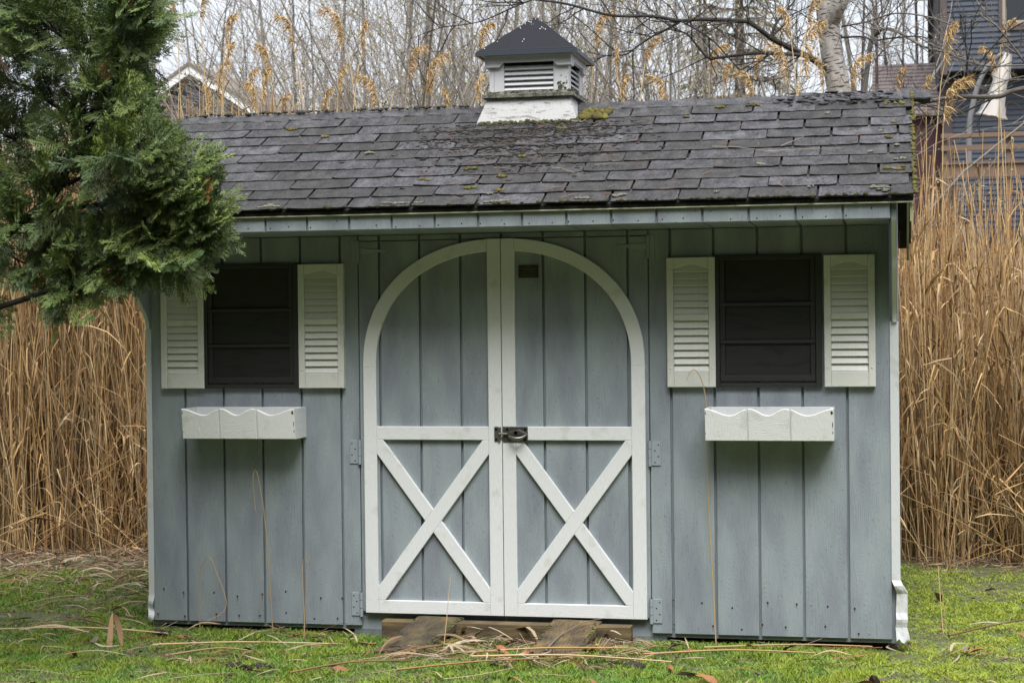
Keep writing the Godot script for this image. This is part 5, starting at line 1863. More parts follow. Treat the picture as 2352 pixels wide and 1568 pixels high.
func build_reeds() -> void:
	var holder := Node3D.new()
	var kinds := []
	for k in 9:
		kinds.append(reed_mesh(60 + k, 2.3, [2, 4, 3, 6, 1, 4, 2, 5, 3][k], M.reed))
	var xfs := []
	var cols := []
	for k in 9:
		xfs.append([])
		cols.append([])
	var plant := func(x: float, z: float, s: float) -> void:
		var k := rng.randi() % 9
		var lean := Basis(Vector3(rng.randfn(), 0, rng.randfn()).normalized(), absf(rng.randfn(0.0, 0.07)))
		if rng.randf() < 0.03:
			lean = Basis(Vector3(rng.randfn(), 0, rng.randfn()).normalized(), rng.randf_range(0.2, 0.7))
		var wd := rng.randf_range(0.8, 1.3)
		xfs[k].append(Transform3D((lean * Basis(Vector3.UP, rng.randf() * TAU)).scaled_local(Vector3(wd, s, wd)), Vector3(x, ground_y(x, z) - 0.02, z)))
		cols[k].append(straw())
	# beside the shed on the cedar side
	for n in 4300:
		var z := -2.15 - 3.2 * pow(rng.randf(), 1.3)
		var x := rng.randf_range(-3.6, 0.0)
		if x > -0.36 and z > -2.5:
			continue
		z -= 0.25 * noise.get_noise_2d(x * 60.0, 4.0) + 0.1
		plant.call(x, z, rng.randf_range(0.85, 1.32))
	# on the far side, toward the blue house
	for n in 6800:
		var z := -2.6 - 4.2 * pow(rng.randf(), 1.25)
		var x := rng.randf_range(3.3, 7.6)
		if x < 3.6 and z > -2.8:
			continue
		z -= 0.3 * noise.get_noise_2d(x * 60.0, 9.0)
		var s := rng.randf_range(0.58, 0.96)
		if rng.randf() < 0.16:
			s = rng.randf_range(0.9, 1.17)
		plant.call(x, z, s)
	# behind the shed, mostly below the ridge line
	for n in 2600:
		var z := rng.randf_range(-2.9, -6.0)
		var x := rng.randf_range(-0.5, 3.6)
		var s := rng.randf_range(0.75, 1.14)
		plant.call(x, z, s)
	for n in 300:
		var x := rng.randf_range(-3.4, -0.35) if n < 170 else rng.randf_range(3.65, 7.0)
		var z := (-2.05 if n < 170 else -2.5) - 0.5 * rng.randf()
		var k := rng.randi() % 9
		var lean := Basis(Vector3(0.3 + rng.randfn(0, 0.5), 0, rng.randfn()).normalized(), rng.randf_range(0.15, 1.25))
		xfs[k].append(Transform3D((lean * Basis(Vector3.UP, rng.randf() * TAU)).scaled_local(Vector3(1, rng.randf_range(0.25, 0.7), 1)), Vector3(x, ground_y(x, z) - 0.01, z)))
		cols[k].append(straw())
	for k in 9:
		var o := many("reeds", kinds[k], xfs[k], cols[k], self)
		tag(o, "dense tan stand of dry reeds behind and beside the shed", "reeds", "reed stand")
	# tall reeds with plumes that stand clear of the roof: u, v of the plume, its depth, size, turn of the plume
	var pl := [[405, 24, 1.2, -1], [458, 22, 1.0, 1], [516, 80, 1.0, 1], [619, 152, 1.25, -1], [519, 138, 0.9, 1], [672, 78, 0.9, -1], [790, 76, 1.4, -1], [832, 96, 1.0, 1], [776, 190, 0.9, 1], [938, 152, 1.0, 1], [978, 186, 1.3, 1], [866, 222, 1.2, -1], [742, 240, 0.8, 1], [1098, 100, 0.9, 1], [1030, 238, 0.8, -1], [1094, 212, 0.8, 1], [1366, 76, 1.1, 1], [1416, 146, 1.1, -1], [1428, 218, 0.9, 1], [1482, 128, 0.9, 1], [1532, 216, 0.9, -1], [1630, 148, 1.0, 1], [1664, 178, 0.7, 1], [1732, 206, 0.9, -1], [1733, 160, 0.7, 1], [1816, 64, 1.0, -1], [1846, 128, 1.5, 1], [1812, 160, 1.3, -1], [1856, 36, 0.9, 1], [1892, 176, 1.0, -1], [1954, 178, 1.1, 1], [2172, 116, 1.2, 1], [2062, 188, 0.7, 1], [2128, 208, 0.7, 1], [2168, 244, 1.2, 1], [2290, 146, 0.8, -1], [500, 205, 1.3, 1], [484, 232, 1.0, -1], [588, 232, 1.0, -1], [602, 205, 1.0, 1], [645, 250, 0.8, 1], [180, 176, 1.1, 1], [160, 300, 1.2, -1], [235, 205, 1.0, 1], [354, 108, 0.9, 1], [570, 196, 0.9, 1], [2300, 86, 0.8, 1]]
	var rows_pl := []
	var i := 0
	for e in pl:
		var z := -3.3 - 2.4 * fposmod(i * 0.618, 1.0)
		var p := at(e[0], e[1], z)
		var foot := Vector3(p.x + rng.randf_range(-0.25, 0.1) * e[3], 0, z + rng.randf_range(-0.15, 0.15))
		var o := thing("plumed_reed", "tall tan reed with a feathery plume rising behind the shed", "reed", foot, "plumed reeds behind the shed")
		rows_pl.append([e[0], o])
		var r := RandomNumberGenerator.new()
		r.seed = 4000 + i
		var s: float = e[2]
		var top := p - foot + Vector3(0, 0.1 * s, 0)
		var sm := MB.new()
		sm.tint = Color(0.5, 0.37, 0.2) * r.randf_range(0.8, 1.15)
		var sp := curve([Vector3.ZERO, Vector3(top.x * 0.25, top.y * 0.5, top.z * 0.3), Vector3(top.x * 0.75, top.y * 0.86, top.z * 0.8), top - Vector3(0, 0.16 * s, 0)], 5)
		sm.tube(sp, radii(sp.size(), 0.0055, 0.0028), 5, false)
		for q in 3:
			var b := sp[r.randi_range(5, 13)]
			var sd: float = 1.0 if r.randf() < 0.5 else -1.0
			sm.strip(curve([b, b + Vector3(0.06 * sd, 0.12, 0.02), b + Vector3(0.16 * sd, 0.05, 0.04)], 2), PackedFloat32Array([0.005, 0.008, 0.007, 0.005, 0.001]), Vector3(0, 0.3, 1))
		part("stem", sm, M.reed, o)
		var pm := MB.new()
		var base := sp[sp.size() - 1]
		var drift: float = e[3] * 0.07 * s * r.randf_range(0.3, 1.2)
		if i == 17:
			drift = 0.005
		var spine := curve([base, base + Vector3(drift * 0.15, 0.1 * s, 0), base + Vector3(drift * 0.6, 0.17 * s, 0.01), base + Vector3(drift * 1.6, 0.19 * s, 0.02)], 4)
		for q in 190:
			var f := r.randf() * 11.99
			var k := int(f)
			var b := spine[k].lerp(spine[k + 1], f - k)
			var wdt := (0.045 if i != 17 else 0.022) * s * sin(PI * clampf(0.12 + f / 14.0, 0, 1))
			var tip := b + Vector3(drift * 0.45 + r.randfn(0, 0.5) * wdt, r.randf_range(-0.055, 0.035) * s, r.randfn(0, 0.5) * wdt)
			var mid := b.lerp(tip, 0.5) + Vector3(0, 0.012 * s, 0)
			pm.tint = [Color(0.52, 0.37, 0.18), Color(0.44, 0.29, 0.125), Color(0.58, 0.45, 0.26)][r.randi() % 3]
			pm.strip(PackedVector3Array([b, mid, tip]), PackedFloat32Array([0.0012, 0.0028, 0.0008]), Vector3(r.randfn(), r.randfn(), r.randfn()))
		part("plume", pm, M.plume, o)
		i += 1
	place_labels(rows_pl, [[390, "that show through the cedar"], [560, "before the grey gable"], [705, "before the grey house's brown roof"], [1110, "between the grey house and the cupola"], [1600, "between the cupola and the conifers"], [1868, "between the conifers and the birch trunk"], [2010, "just past the birch trunk"], [9999, "before the wing roof and blue house"]], "plumed reed, %s from the cedar of those %s")

# ---------------------------------------------------------------- cedar
func frond_mesh(seed_n: int) -> ArrayMesh:
	# flat spray: axis along +y, plane x-y, tips drooping to +z
	var r := RandomNumberGenerator.new()
	r.seed = seed_n
	var mb := MB.new()
	var L := 0.15
	var ax := func(t: float) -> Vector3: return Vector3(0.012 * sin(t * 3.0 + seed_n), L * t, 0.035 * t * t)
	var up := Vector3(0, 0, 1)
	mb.tint = Color(0.55, 0.5, 0.35)
	mb.strip(PackedVector3Array([ax.call(0.0), ax.call(0.5), ax.call(1.0)]), PackedFloat32Array([0.0013, 0.0012, 0.0008]), Vector3.RIGHT)
	var n := 11
	for i in n:
		var t := 0.1 + 0.9 * i / n
		for s in [-1.0, 1.0]:
			if r.randf() < 0.08:
				continue
			var b: Vector3 = ax.call(t + r.randf_range(-0.02, 0.02))
			var bl := L * (0.5 - 0.4 * absf(t - 0.32)) * r.randf_range(0.75, 1.15)
			var d := Vector3(s * 0.72, 0.72, r.randf_range(-0.15, 0.3)).normalized()
			var e := b + d * bl + Vector3(0, bl * 0.12, bl * 0.1)
			var m := b.lerp(e, 0.5) + Vector3(s * bl * 0.04, -bl * 0.03, 0)
			var tone := r.randf_range(0.75, 1.25)
			mb.tint = Color(tone, tone, tone)
			mb.strip(PackedVector3Array([b, m, e]), PackedFloat32Array([0.0016, 0.002, 0.0009]), Vector3(r.randf_range(-0.3, 0.3) + 0.7, -0.7 * s, r.randf_range(-0.5, 0.5)))
			for q in 3:
				for s2 in [-1.0, 1.0]:
					var f := 0.25 + 0.24 * q + r.randf_range(-0.05, 0.05)
					var bb := b.lerp(e, f)
					var sl := bl * 0.36 * (1.1 - f) * r.randf_range(0.7, 1.2) + 0.006
					var pd := Vector3(-d.y * s2, d.x * s2, 0)
					var ee := bb + (d * 0.8 + pd * 0.65 + Vector3(0, 0, r.randf_range(-0.3, 0.3))).normalized() * sl
					var tn := tone * r.randf_range(0.9, 1.25)
					mb.tint = Color(tn, tn * 1.02, tn * 0.9)
					mb.strip(PackedVector3Array([bb, bb.lerp(ee, 0.55), ee]), PackedFloat32Array([0.0013, 0.0019, 0.0006]), Vector3(0.6, -0.6 * s2, r.randf_range(-0.8, 0.8)))
	return mb.mesh(M.cedar)

func build_cedar() -> void:
	var zc := 1.55
	var foot := at(-420, 700, 1.3)
	var o := thing("cedar_tree", "dark green cedar with feathery sprays overhanging the shed's corner", "tree", Vector3(foot.x, 0, foot.z))
	var r := RandomNumberGenerator.new()
	r.seed = 77
	var tm := MB.new()
	tm.tube(curve([Vector3(0, -0.1, 0), Vector3(0.02, 1.0, 0), Vector3(-0.03, 2.5, 0.02), Vector3(0.0, 4.6, 0)], 5), radii(16, 0.11, 0.015), 10)
	part("trunk", tm, M.cedar_bark, o)
	var fr := []
	for k in 6:
		fr.append(frond_mesh(500 + k))
	var xfs := []
	var cols := []
	for k in 6:
		xfs.append([])
		cols.append([])
	var frond := func(p: Vector3, dir: Vector3, s: float, bright: float) -> void:
		var d := (dir + Vector3(r.randfn(0, 0.35), r.randfn(0, 0.35), r.randfn(0, 0.35))).normalized()
		var side := d.cross(Vector3(r.randfn(0, 0.5), 0.5 + r.randfn(0, 0.4), 1.0 + r.randfn(0, 0.4))).normalized()
		var nn := side.cross(d).normalized()
		var k := r.randi() % 6
		xfs[k].append(Transform3D(Basis(side * s, d * s, nn * s), p))
		var base := Color(0.042, 0.078, 0.02).lerp(Color(0.2, 0.25, 0.042), bright * r.randf())
		base = base.lerp(Color(0.06, 0.1, 0.033), r.randf() * 0.6)
		if r.randf() < 0.01:
			base = Color(0.2, 0.09, 0.03)
		cols[k].append(base * r.randf_range(0.75, 1.25))
	# limbs: survey points and depth; each carries side branchlets with sprays
	var limbs := [
		[[[-420, 620, 1.3], [-200, 590, 1.35], [0, 547, 1.4], [70, 494, 1.45], [134, 430, 1.5], [159, 353, 1.5], [183, 275, 1.5], [198, 198, 1.5], [212, 141, 1.5], [222, 70, 1.5], [235, -60, 1.5]], 0.026, 0.008, 70, 0.28],
		[[[-420, 790, 1.3], [-200, 755, 1.4], [0, 703, 1.5], [88, 675, 1.52], [141, 654, 1.55], [212, 615, 1.6], [255, 592, 1.62], [300, 582, 1.62]], 0.017, 0.004, 34, 0.2],
		[[[70, 494, 1.45], [150, 480, 1.5], [240, 470, 1.55], [330, 480, 1.6], [400, 497, 1.62], [440, 508, 1.62], [480, 522, 1.6]], 0.011, 0.003, 60, 0.2],
		[[[134, 430, 1.5], [220, 395, 1.6], [300, 375, 1.65], [350, 375, 1.68], [385, 375, 1.7], [415, 385, 1.7]], 0.01, 0.003, 50, 0.2],
		[[[159, 353, 1.5], [220, 310, 1.45], [250, 290, 1.4], [280, 275, 1.4], [300, 268, 1.4]], 0.009, 0.003, 44, 0.22],
		[[[183, 275, 1.5], [240, 230, 1.6], [250, 210, 1.65], [268, 200, 1.65]], 0.008, 0.003, 40, 0.22],
		[[[198, 198, 1.5], [260, 140, 1.45], [260, 115, 1.4], [280, 98, 1.4]], 0.008, 0.003, 44, 0.24],
		[[[212, 141, 1.5], [260, 70, 1.6], [285, 35, 1.65], [305, 0, 1.65]], 0.008, 0.003, 44, 0.24],
		[[[183, 275, 1.5], [120, 240, 1.4], [60, 200, 1.35], [0, 180, 1.3], [-80, 160, 1.3]], 0.009, 0.003, 36, 0.26],
		[[[212, 141, 1.5], [150, 90, 1.55], [90, 50, 1.6], [20, 10, 1.6], [-60, -30, 1.6]], 0.009, 0.003, 58, 0.28],
		[[[134, 430, 1.5], [80, 370, 1.4], [30, 320, 1.35], [-40, 290, 1.3]], 0.008, 0.003, 18, 0.24],
		[[[0, 547, 1.4], [-30, 480, 1.35], [-10, 420, 1.3], [30, 390, 1.3]], 0.008, 0.003, 14, 0.22],
		[[[70, 494, 1.45], [110, 530, 1.5], [170, 560, 1.55], [240, 572, 1.6], [300, 580, 1.6], [345, 582, 1.6]], 0.008, 0.003, 52, 0.19],
		[[[330, 480, 1.6], [370, 530, 1.65], [385, 550, 1.68], [400, 575, 1.68]], 0.007, 0.002, 34, 0.16],
		[[[240, 470, 1.55], [300, 420, 1.6], [360, 420, 1.65], [400, 428, 1.68], [435, 435, 1.68]], 0.007, 0.002, 46, 0.18],
		[[[0, 547, 1.4], [30, 590, 1.45], [80, 610, 1.5], [140, 600, 1.5]], 0.007, 0.002, 22, 0.18],
		[[[-200, 590, 1.35], [-120, 500, 1.2], [-60, 430, 1.1], [-60, 330, 1.1]], 0.012, 0.004, 18, 0.3],
		[[[222, 70, 1.5], [180, 20, 1.4], [120, -20, 1.35], [60, -60, 1.3]], 0.008, 0.003, 46, 0.26],
		[[[222, 70, 1.5], [270, 62, 1.35], [300, 48, 1.3], [330, 32, 1.3]], 0.007, 0.003, 40, 0.2],
		[[[159, 353, 1.5], [210, 370, 1.7], [270, 350, 1.8], [305, 335, 1.8], [335, 330, 1.8]], 0.008, 0.003, 44, 0.2],
	]
	var li := 0
	for l in limbs:
		var pts := []
		for e in l[0]:
			pts.append(at(e[0], e[1], e[2]) - o.position)
		var c := curve(pts, 5)
		var mb := MB.new()
		mb.tube(c, radii(c.size(), l[1], l[2]), 7)
		for n in int(l[3]):
			var f := pow(r.randf(), 0.85) * (c.size() - 1.01)
			if li == 0:
				f = r.randf_range(0.2, 0.999) * (c.size() - 1.01)
			if li == 1:
				f = r.randf_range(0.42, 0.999) * (c.size() - 1.01)
			var i := int(f)
			var b := c[i].lerp(c[i + 1], f - i)
			var d := (c[i + 1] - c[i]).normalized()
			var sv := d.cross(Vector3(r.randfn(0, 0.4), r.randfn(0, 0.4), 1.0)).normalized() * (1.0 if r.randf() < 0.5 else -1.0)
			var nd := (d * 0.75 + sv * r.randf_range(0.3, 1.0) + Vector3(0, -0.1, r.randfn(0, 0.45))).normalized()
			var L: float = l[4] * r.randf_range(0.3, 1.0) * (1.0 - 0.55 * f / c.size())
			var e := b + nd * L + Vector3(0, -0.16 * L, 0)
			var m := b.lerp(e, 0.5) + Vector3(0, 0.05 * L, 0)
			mb.tube(PackedVector3Array([b, m, e]), PackedFloat32Array([0.0028, 0.002, 0.001]), 4, false)
			var cnt := 2 + int(L * 10.5)
			for q in cnt:
				var t := (q + r.randf()) / cnt
				var p := b.lerp(m, t * 2.0) if t < 0.5 else m.lerp(e, t * 2.0 - 1.0)
				var sd := nd.cross(Vector3(0, 0.3, 1)).normalized() * (1.0 if q % 2 == 0 else -1.0)
				frond.call(p, nd * 0.9 + sd * (0.75 * (1.0 - t * 0.5)) + Vector3(0, -0.18, 0.0), r.randf_range(0.45, 1.15) * (1.0 if f > 6.0 else 0.85), 0.2 + 0.8 * t)
		part("limb", mb, M.cedar_bark, o)
		li += 1
	# the rest of the crown, beyond the edge of the view
	for n in 2600:
		var y := r.randf_range(1.5, 4.7)
		var an := r.randf() * TAU
		var rr := (0.25 + 0.75 * sqrt(r.randf())) * lerpf(0.95, 0.15, smoothstep(2.2, 4.8, y))
		var p := Vector3(cos(an) * rr, y, sin(an) * rr)
		var w := o.position + p
		if w.y < at(0, 0, w.z).y + 0.02 and w.x > at(-60, 400, w.z).x:
			continue
		frond.call(p, Vector3(cos(an), -0.25, sin(an)), r.randf_range(0.8, 1.5), 0.6)
	var holder := Node3D.new()
	holder.name = "foliage"
	o.add_child(holder)
	for k in 6:
		many("sprays", fr[k], xfs[k], cols[k], holder)

# ---------------------------------------------------------------- lawn and litter
func tuft_mesh(seed_n: int, blades: int) -> ArrayMesh:
	var r := RandomNumberGenerator.new()
	r.seed = seed_n
	var mb := MB.new()
	for k in blades:
		var an := r.randf() * TAU
		var o := Vector3(cos(an), 0, sin(an))
		var b := Vector3(r.randf_range(-0.016, 0.016), 0, r.randf_range(-0.016, 0.016))
		var h := r.randf_range(0.5, 1.0)
		var p1 := b + Vector3(0, h * 0.55, 0) * 0.038 + o * 0.006
		var p2 := b + Vector3(0, h, 0) * 0.038 + o * r.randf_range(0.008, 0.03)
		var tn := r.randf_range(0.75, 1.25)
		mb.tint = Color(tn, tn, tn * 0.9)
		mb.strip(PackedVector3Array([b, p1, p2]), PackedFloat32Array([0.0012, 0.0013, 0.0003]), Vector3(r.randfn(), 0, r.randfn()))
	return mb.mesh(M.grass)

func in_shed(x: float, z: float) -> bool:
	return x > -0.2 and x < 3.47 and z < -0.03 and z > -2.02

func build_lawn() -> void:
	var kinds := []
	for k in 5:
		kinds.append(tuft_mesh(20 + k, 8))
	var xfs := [[], [], [], [], []]
	var cols := [[], [], [], [], []]
	var nm := FastNoiseLite.new()
	nm.seed = 41
	nm.frequency = 1.0
	nm.fractal_octaves = 3
	for n in 130000:
		var x := rng.randf_range(-2.9, 5.6)
		var z := rng.randf_range(-2.7, 2.0)
		if in_shed(x, z):
			continue
		var u := nm.get_noise_2d(x * 1.1, z * 1.1)
		var f := nm.get_noise_2d(x * 4.0 + 70.0, z * 4.0)
		# litter smothers the grass toward the reeds and on the cedar side
		var dens := 0.85 + 0.5 * u + 0.3 * f - 0.8 * smoothstep(-1.0, -2.3, z) * (1.0 if x < 1.0 else 0.75) - 0.35 * smoothstep(0.4, -1.2, x)
		if rng.randf() > dens:
			continue
		var s := clampf(0.6 + 0.5 * u + 0.35 * f + rng.randf_range(-0.2, 0.3), 0.22, 1.5)
		if x > 3.4:
			s *= 0.6
		if z > -0.03 and z < 0.12 and x > -0.2 and x < 3.47:
			s *= 0.7
		var k := rng.randi() % 5
		xfs[k].append(Transform3D(Basis(Vector3.UP, rng.randf() * TAU).scaled(Vector3(1.0, s, 1.0) * rng.randf_range(0.85, 1.2)), Vector3(x, ground_y(x, z) - 0.003, z)))
		var g := Color(0.12, 0.245, 0.028).lerp(Color(0.29, 0.35, 0.03), clampf(0.3 + 0.6 * smoothstep(2.6, 3.8, x) + 0.8 * f, 0, 1))
		g = g.lerp(Color(0.25, 0.2, 0.09), 0.5 if rng.randf() < 0.06 else 0.0)
		cols[k].append(g * rng.randf_range(0.7, 1.25))
	for n in 46000:
		var x := rng.randf_range(-7.0, 9.0)
		var z := rng.randf_range(-2.7, 7.5)
		if (x > -2.9 and x < 5.6 and z < 2.0) or (z < -2.0 and x > 3.3) or in_shed(x, z):
			continue
		var f := nm.get_noise_2d(x * 4.0 + 70.0, z * 4.0)
		var k := rng.randi() % 5
		xfs[k].append(Transform3D(Basis(Vector3.UP, rng.randf() * TAU).scaled(Vector3(1.7, clampf(0.8 + 0.5 * f, 0.3, 1.3), 1.7)), Vector3(x, ground_y(x, z) - 0.003, z)))
		cols[k].append(Color(0.12, 0.245, 0.028).lerp(Color(0.29, 0.35, 0.03), clampf(0.3 + 0.8 * f, 0, 1)) * rng.randf_range(0.7, 1.25))
	for k in 5:
		var o := many("grass", kinds[k], xfs[k], cols[k], self)
		tag(o, "short bright green grass and moss before the shed", "grass", "lawn grass")

func leaf_strip(L: float, w: float, r: RandomNumberGenerator, tint: Color, mb: MB, p: Vector3, yaw: float, arch: float) -> void:
	mb.tint = tint
	var d := Vector3(cos(yaw), 0, sin(yaw))
	var sd := Vector3(-sin(yaw), r.randf_range(-0.5, 0.5), cos(yaw))
	var bend := Vector3(-sin(yaw), 0, cos(yaw)) * r.randfn(0, 0.12) * L
	mb.strip(curve([p - d * L * 0.5, p + Vector3(0, arch, 0) + bend, p + d * L * 0.5 + Vector3(0, r.randf_range(0, arch), 0)], 3), PackedFloat32Array([w * 0.3, w * 0.8, w, w, w * 0.8, w * 0.5, 0.0008]), sd)

func build_litter() -> void:
	# bulk litter: strips of dry reed leaf thick along the foot of the reeds
	var mb := MB.new()
	leaf_strip(0.2, 0.0045, rng, Color.WHITE, mb, Vector3.ZERO, 0.0, 0.015)
	var m1 := mb.mesh(M.leaf)
	mb = MB.new()
	leaf_strip(0.26, 0.0065, rng, Color.WHITE, mb, Vector3.ZERO, 0.0, 0.03)
	var m2 := mb.mesh(M.leaf)
	mb = MB.new()
	mb.tube(curve([Vector3(-0.2, 0, 0), Vector3(0, 0.004, 0.012), Vector3(0.22, 0.006, 0)], 3), radii(7, 0.0024, 0.0015), 5)
	var m3 := mb.mesh(M.reed)
	var meshes := [m1, m2, m3]
	mb = MB.new()
	for e in 4:
		var a0 := Vector3(-0.014 + e * 0.007, 0.004 * (e % 2), -0.008)
		mb.quad(a0, a0 + Vector3(0.007, 0.004 * (1 - 2 * (e % 2)), 0.002), a0 + Vector3(0.007, 0.004 * (1 - 2 * (e % 2)) + 0.003, 0.017), a0 + Vector3(0, 0.003, 0.014))
	meshes.append(mb.mesh(M.leaf))
	for k in 4:
		var xfs := []
		var cols := []
		for n in [3200, 900, 2100, 2000][k]:
			var x: float
			var z: float
			var q := rng.randf()
			if q < 0.52:
				x = rng.randf_range(-3.2, -0.25)
				z = -2.25 + absf(rng.randfn(0, 0.8)) - 0.3
			elif q < 0.64:
				x = rng.randf_range(3.6, 6.2)
				z = -2.55 + absf(rng.randfn(0, 0.2)) - 0.3
			elif q < 0.73:
				x = rng.randf_range(1.15, 2.35)
				z = rng.randf_range(0.05, 0.7)
			elif q < 0.84:
				x = rng.randf_range(-1.8, 0.9)
				z = rng.randf_range(-1.8, 0.9)
			else:
				x = rng.randf_range(-1.4, 5.0)
				z = rng.randf_range(-0.0, 1.6)
				if rng.randf() < 0.55 and k != 3:
					continue
			if in_shed(x, z):
				continue
			var b := Basis(Vector3.UP, rng.randf() * TAU) * Basis(Vector3(0, 0, 1), rng.randfn(0, 0.16)) * Basis(Vector3(1, 0, 0), rng.randfn(0, 0.6))
			var s := rng.randf_range(0.3, 0.85)
			xfs.append(Transform3D(b.scaled(Vector3.ONE * s), Vector3(x, ground_y(x, z) + rng.randf_range(0.004, 0.03), z)))
			var cc: Color = [Color(0.38, 0.29, 0.19), Color(0.3, 0.21, 0.13), Color(0.42, 0.34, 0.26), Color(0.2, 0.12, 0.065), Color(0.22, 0.1, 0.045)][rng.randi() % 5]
			if k == 3:
				cc = [Color(0.07, 0.045, 0.03), Color(0.13, 0.07, 0.035), Color(0.09, 0.075, 0.065), Color(0.17, 0.12, 0.07)][rng.randi() % 4]
			cols.append(cc * rng.randf_range(0.7, 1.1))
		var o := many("leaf_litter", meshes[k], xfs, cols, self)
		tag(o, "dry reed leaves and stems strewn over the grass", "leaf litter", "reed litter")
	# single dry reed leaves, picked out by hand: x, z, yaw, length, width, arch
	var lv := [[-0.55, 0.35, 0.1, 0.5, 0.014, 0.03], [-0.1, 0.85, -0.05, 0.42, 0.012, 0.02], [0.35, 0.95, 0.5, 0.2, 0.01, 0.02], [0.95, 0.3, 1.0, 0.2, 0.013, 0.03], [1.52, 0.33, -0.75, 0.32, 0.018, 0.02], [1.62, 0.42, -0.3, 0.26, 0.016, 0.02], [1.45, 0.5, 0.9, 0.25, 0.014, 0.03], [1.75, 0.24, -0.35, 0.36, 0.014, 0.03], [1.3, 0.62, 0.25, 0.3, 0.012, 0.02], [2.2, 0.7, -0.6, 0.22, 0.013, 0.02], [2.45, 0.28, 0.2, 0.26, 0.014, 0.03], [2.85, 0.2, 0.3, 0.2, 0.015, 0.03], [-0.8, 0.1, 0.4, 0.4, 0.013, 0.03], [-0.9, -0.4, -0.3, 0.45, 0.014, 0.04], [-0.45, -0.2, 0.8, 0.36, 0.015, 0.04], [0.6, 0.45, 0.4, 0.28, 0.014, 0.05], [0.82, 0.6, -0.4, 0.24, 0.012, 0.02], [0.15, 0.5, 0.2, 0.3, 0.01, 0.02], [3.9, -0.6, 0.3, 0.24, 0.012, 0.02], [4.2, -1.6, -0.1, 0.4, 0.014, 0.03], [4.4, -2.0, 0.1, 0.5, 0.016, 0.03], [3.75, 0.1, -0.9, 0.22, 0.012, 0.02], [4.05, 0.4, 0.6, 0.2, 0.012, 0.02], [1.05, 0.75, -0.3, 0.26, 0.013, 0.02], [1.5, 0.16, 0.9, 0.3, 0.018, 0.06], [1.62, 0.2, 0.5, 0.34, 0.02, 0.07], [1.73, 0.16, 0.7, 0.36, 0.02, 0.06], [1.56, 0.26, -0.4, 0.24, 0.016, 0.05], [2.16, 0.14, 0.8, 0.2, 0.012, 0.05], [0.84, 0.12, -0.3, 0.3, 0.02, 0.06]]
	var rows_lv := []
	for e in lv:
		var w := Vector3(e[0], ground_y(e[0], e[1]) + 0.03, e[1])
		var o := thing("dry_reed_leaf", "long pale dry reed leaf lying on the grass", "leaf", w, "dry reed leaves on the lawn")
		rows_lv.append([e[0], o])
		mb = MB.new()
		leaf_strip(e[3] * 0.8, e[4] * 0.62, rng, [Color(0.34, 0.26, 0.17), Color(0.28, 0.2, 0.125), Color(0.38, 0.31, 0.23)][rng.randi() % 3], mb, Vector3.ZERO, e[2], e[5])
		part("blade", mb, M.leaf, o)
	place_labels(rows_lv, LAWN, "pale dry reed leaf, %s from the cedar side %s")
	# dry stems lying in the grass: from, to
	var stems := [[[1.35, 0.95], [2.05, 0.55]], [[0.05, 0.55], [0.85, 0.35]], [[1.55, 0.5], [2.3, 0.32]], [[2.35, 0.42], [3.1, 0.3]], [[1.6, 0.62], [2.5, 0.6]], [[0.9, 1.05], [1.35, 0.72]], [[-0.7, -0.1], [-0.1, 0.45]], [[-0.9, 0.3], [0.0, 0.25]], [[2.6, 0.22], [3.35, 0.05]], [[1.2, 0.55], [1.55, 0.3]], [[0.2, 0.75], [0.55, 0.62]], [[3.7, -0.3], [4.2, -0.9]]]
	var rows_st := []
	for e in stems:
		var a := Vector3(e[0][0], ground_y(e[0][0], e[0][1]) + 0.025, e[0][1])
		var b := Vector3(e[1][0], ground_y(e[1][0], e[1][1]) + 0.03, e[1][1])
		var o := thing("fallen_reed", "dry tan reed stem lying flat on the grass", "stem", a, "dry reed stems on the lawn")
		rows_st.append([(e[0][0] + e[1][0]) / 2.0, o])
		mb = MB.new()
		mb.tint = straw() * 0.85
		mb.tube(curve([Vector3.ZERO, (b - a) * 0.5 + Vector3(rng.randfn(0, 0.02), 0.015, rng.randfn(0, 0.02)), b - a], 4), radii(9, 0.005, 0.003), 6)
		part("stalk", mb, M.reed, o)
	place_labels(rows_st, LAWN, "dry reed stem lying flat, %s from the cedar side %s")
	# brown curled tree leaves
	var rows_fl := []
	for k in 38:
		var x := rng.randf_range(-0.6, 4.6)
		var z := rng.randf_range(0.05, 1.15) if x < 3.5 else rng.randf_range(-2.0, 0.6)
		if k < 9:
			x = rng.randf_range(1.2, 2.5)
			z = rng.randf_range(0.25, 0.8)
		var o := thing("fallen_leaf", "curled brown fallen tree leaf on the grass", "leaf", Vector3(x, ground_y(x, z) + 0.022, z), "fallen tree leaves on the lawn")
		rows_fl.append([x, o])
		mb = MB.new()
		mb.tint = ([Color(0.12, 0.075, 0.05), Color(0.2, 0.09, 0.04), Color(0.16, 0.13, 0.12), Color(0.07, 0.05, 0.045), Color(0.28, 0.12, 0.05)][rng.randi() % 5] as Color) * rng.randf_range(0.8, 1.2)
		var L := rng.randf_range(0.03, 0.06)
		var rows := []
		for j in 6:
			var t := j / 5.0
			var wv := L * 0.42 * pow(sin(PI * clampf(t * 0.96 + 0.03, 0, 1)), 0.7) * (1.0 if j % 2 == 0 else 0.8)
			var y := 0.012 * sin(t * PI + k) + 0.006 * rng.randf()
			rows.append([Vector3(L * (t - 0.5) * 2.0, y + wv * rng.randf_range(0.2, 0.8), -wv), Vector3(L * (t - 0.5) * 2.0, y, 0), Vector3(L * (t - 0.5) * 2.0, y + wv * rng.randf_range(0.2, 0.8), wv)])
		for j in 5:
			for q in 2:
				mb.quad(rows[j][q], rows[j + 1][q], rows[j + 1][q + 1], rows[j][q + 1])
		part("blade", mb, M.leaf, o)
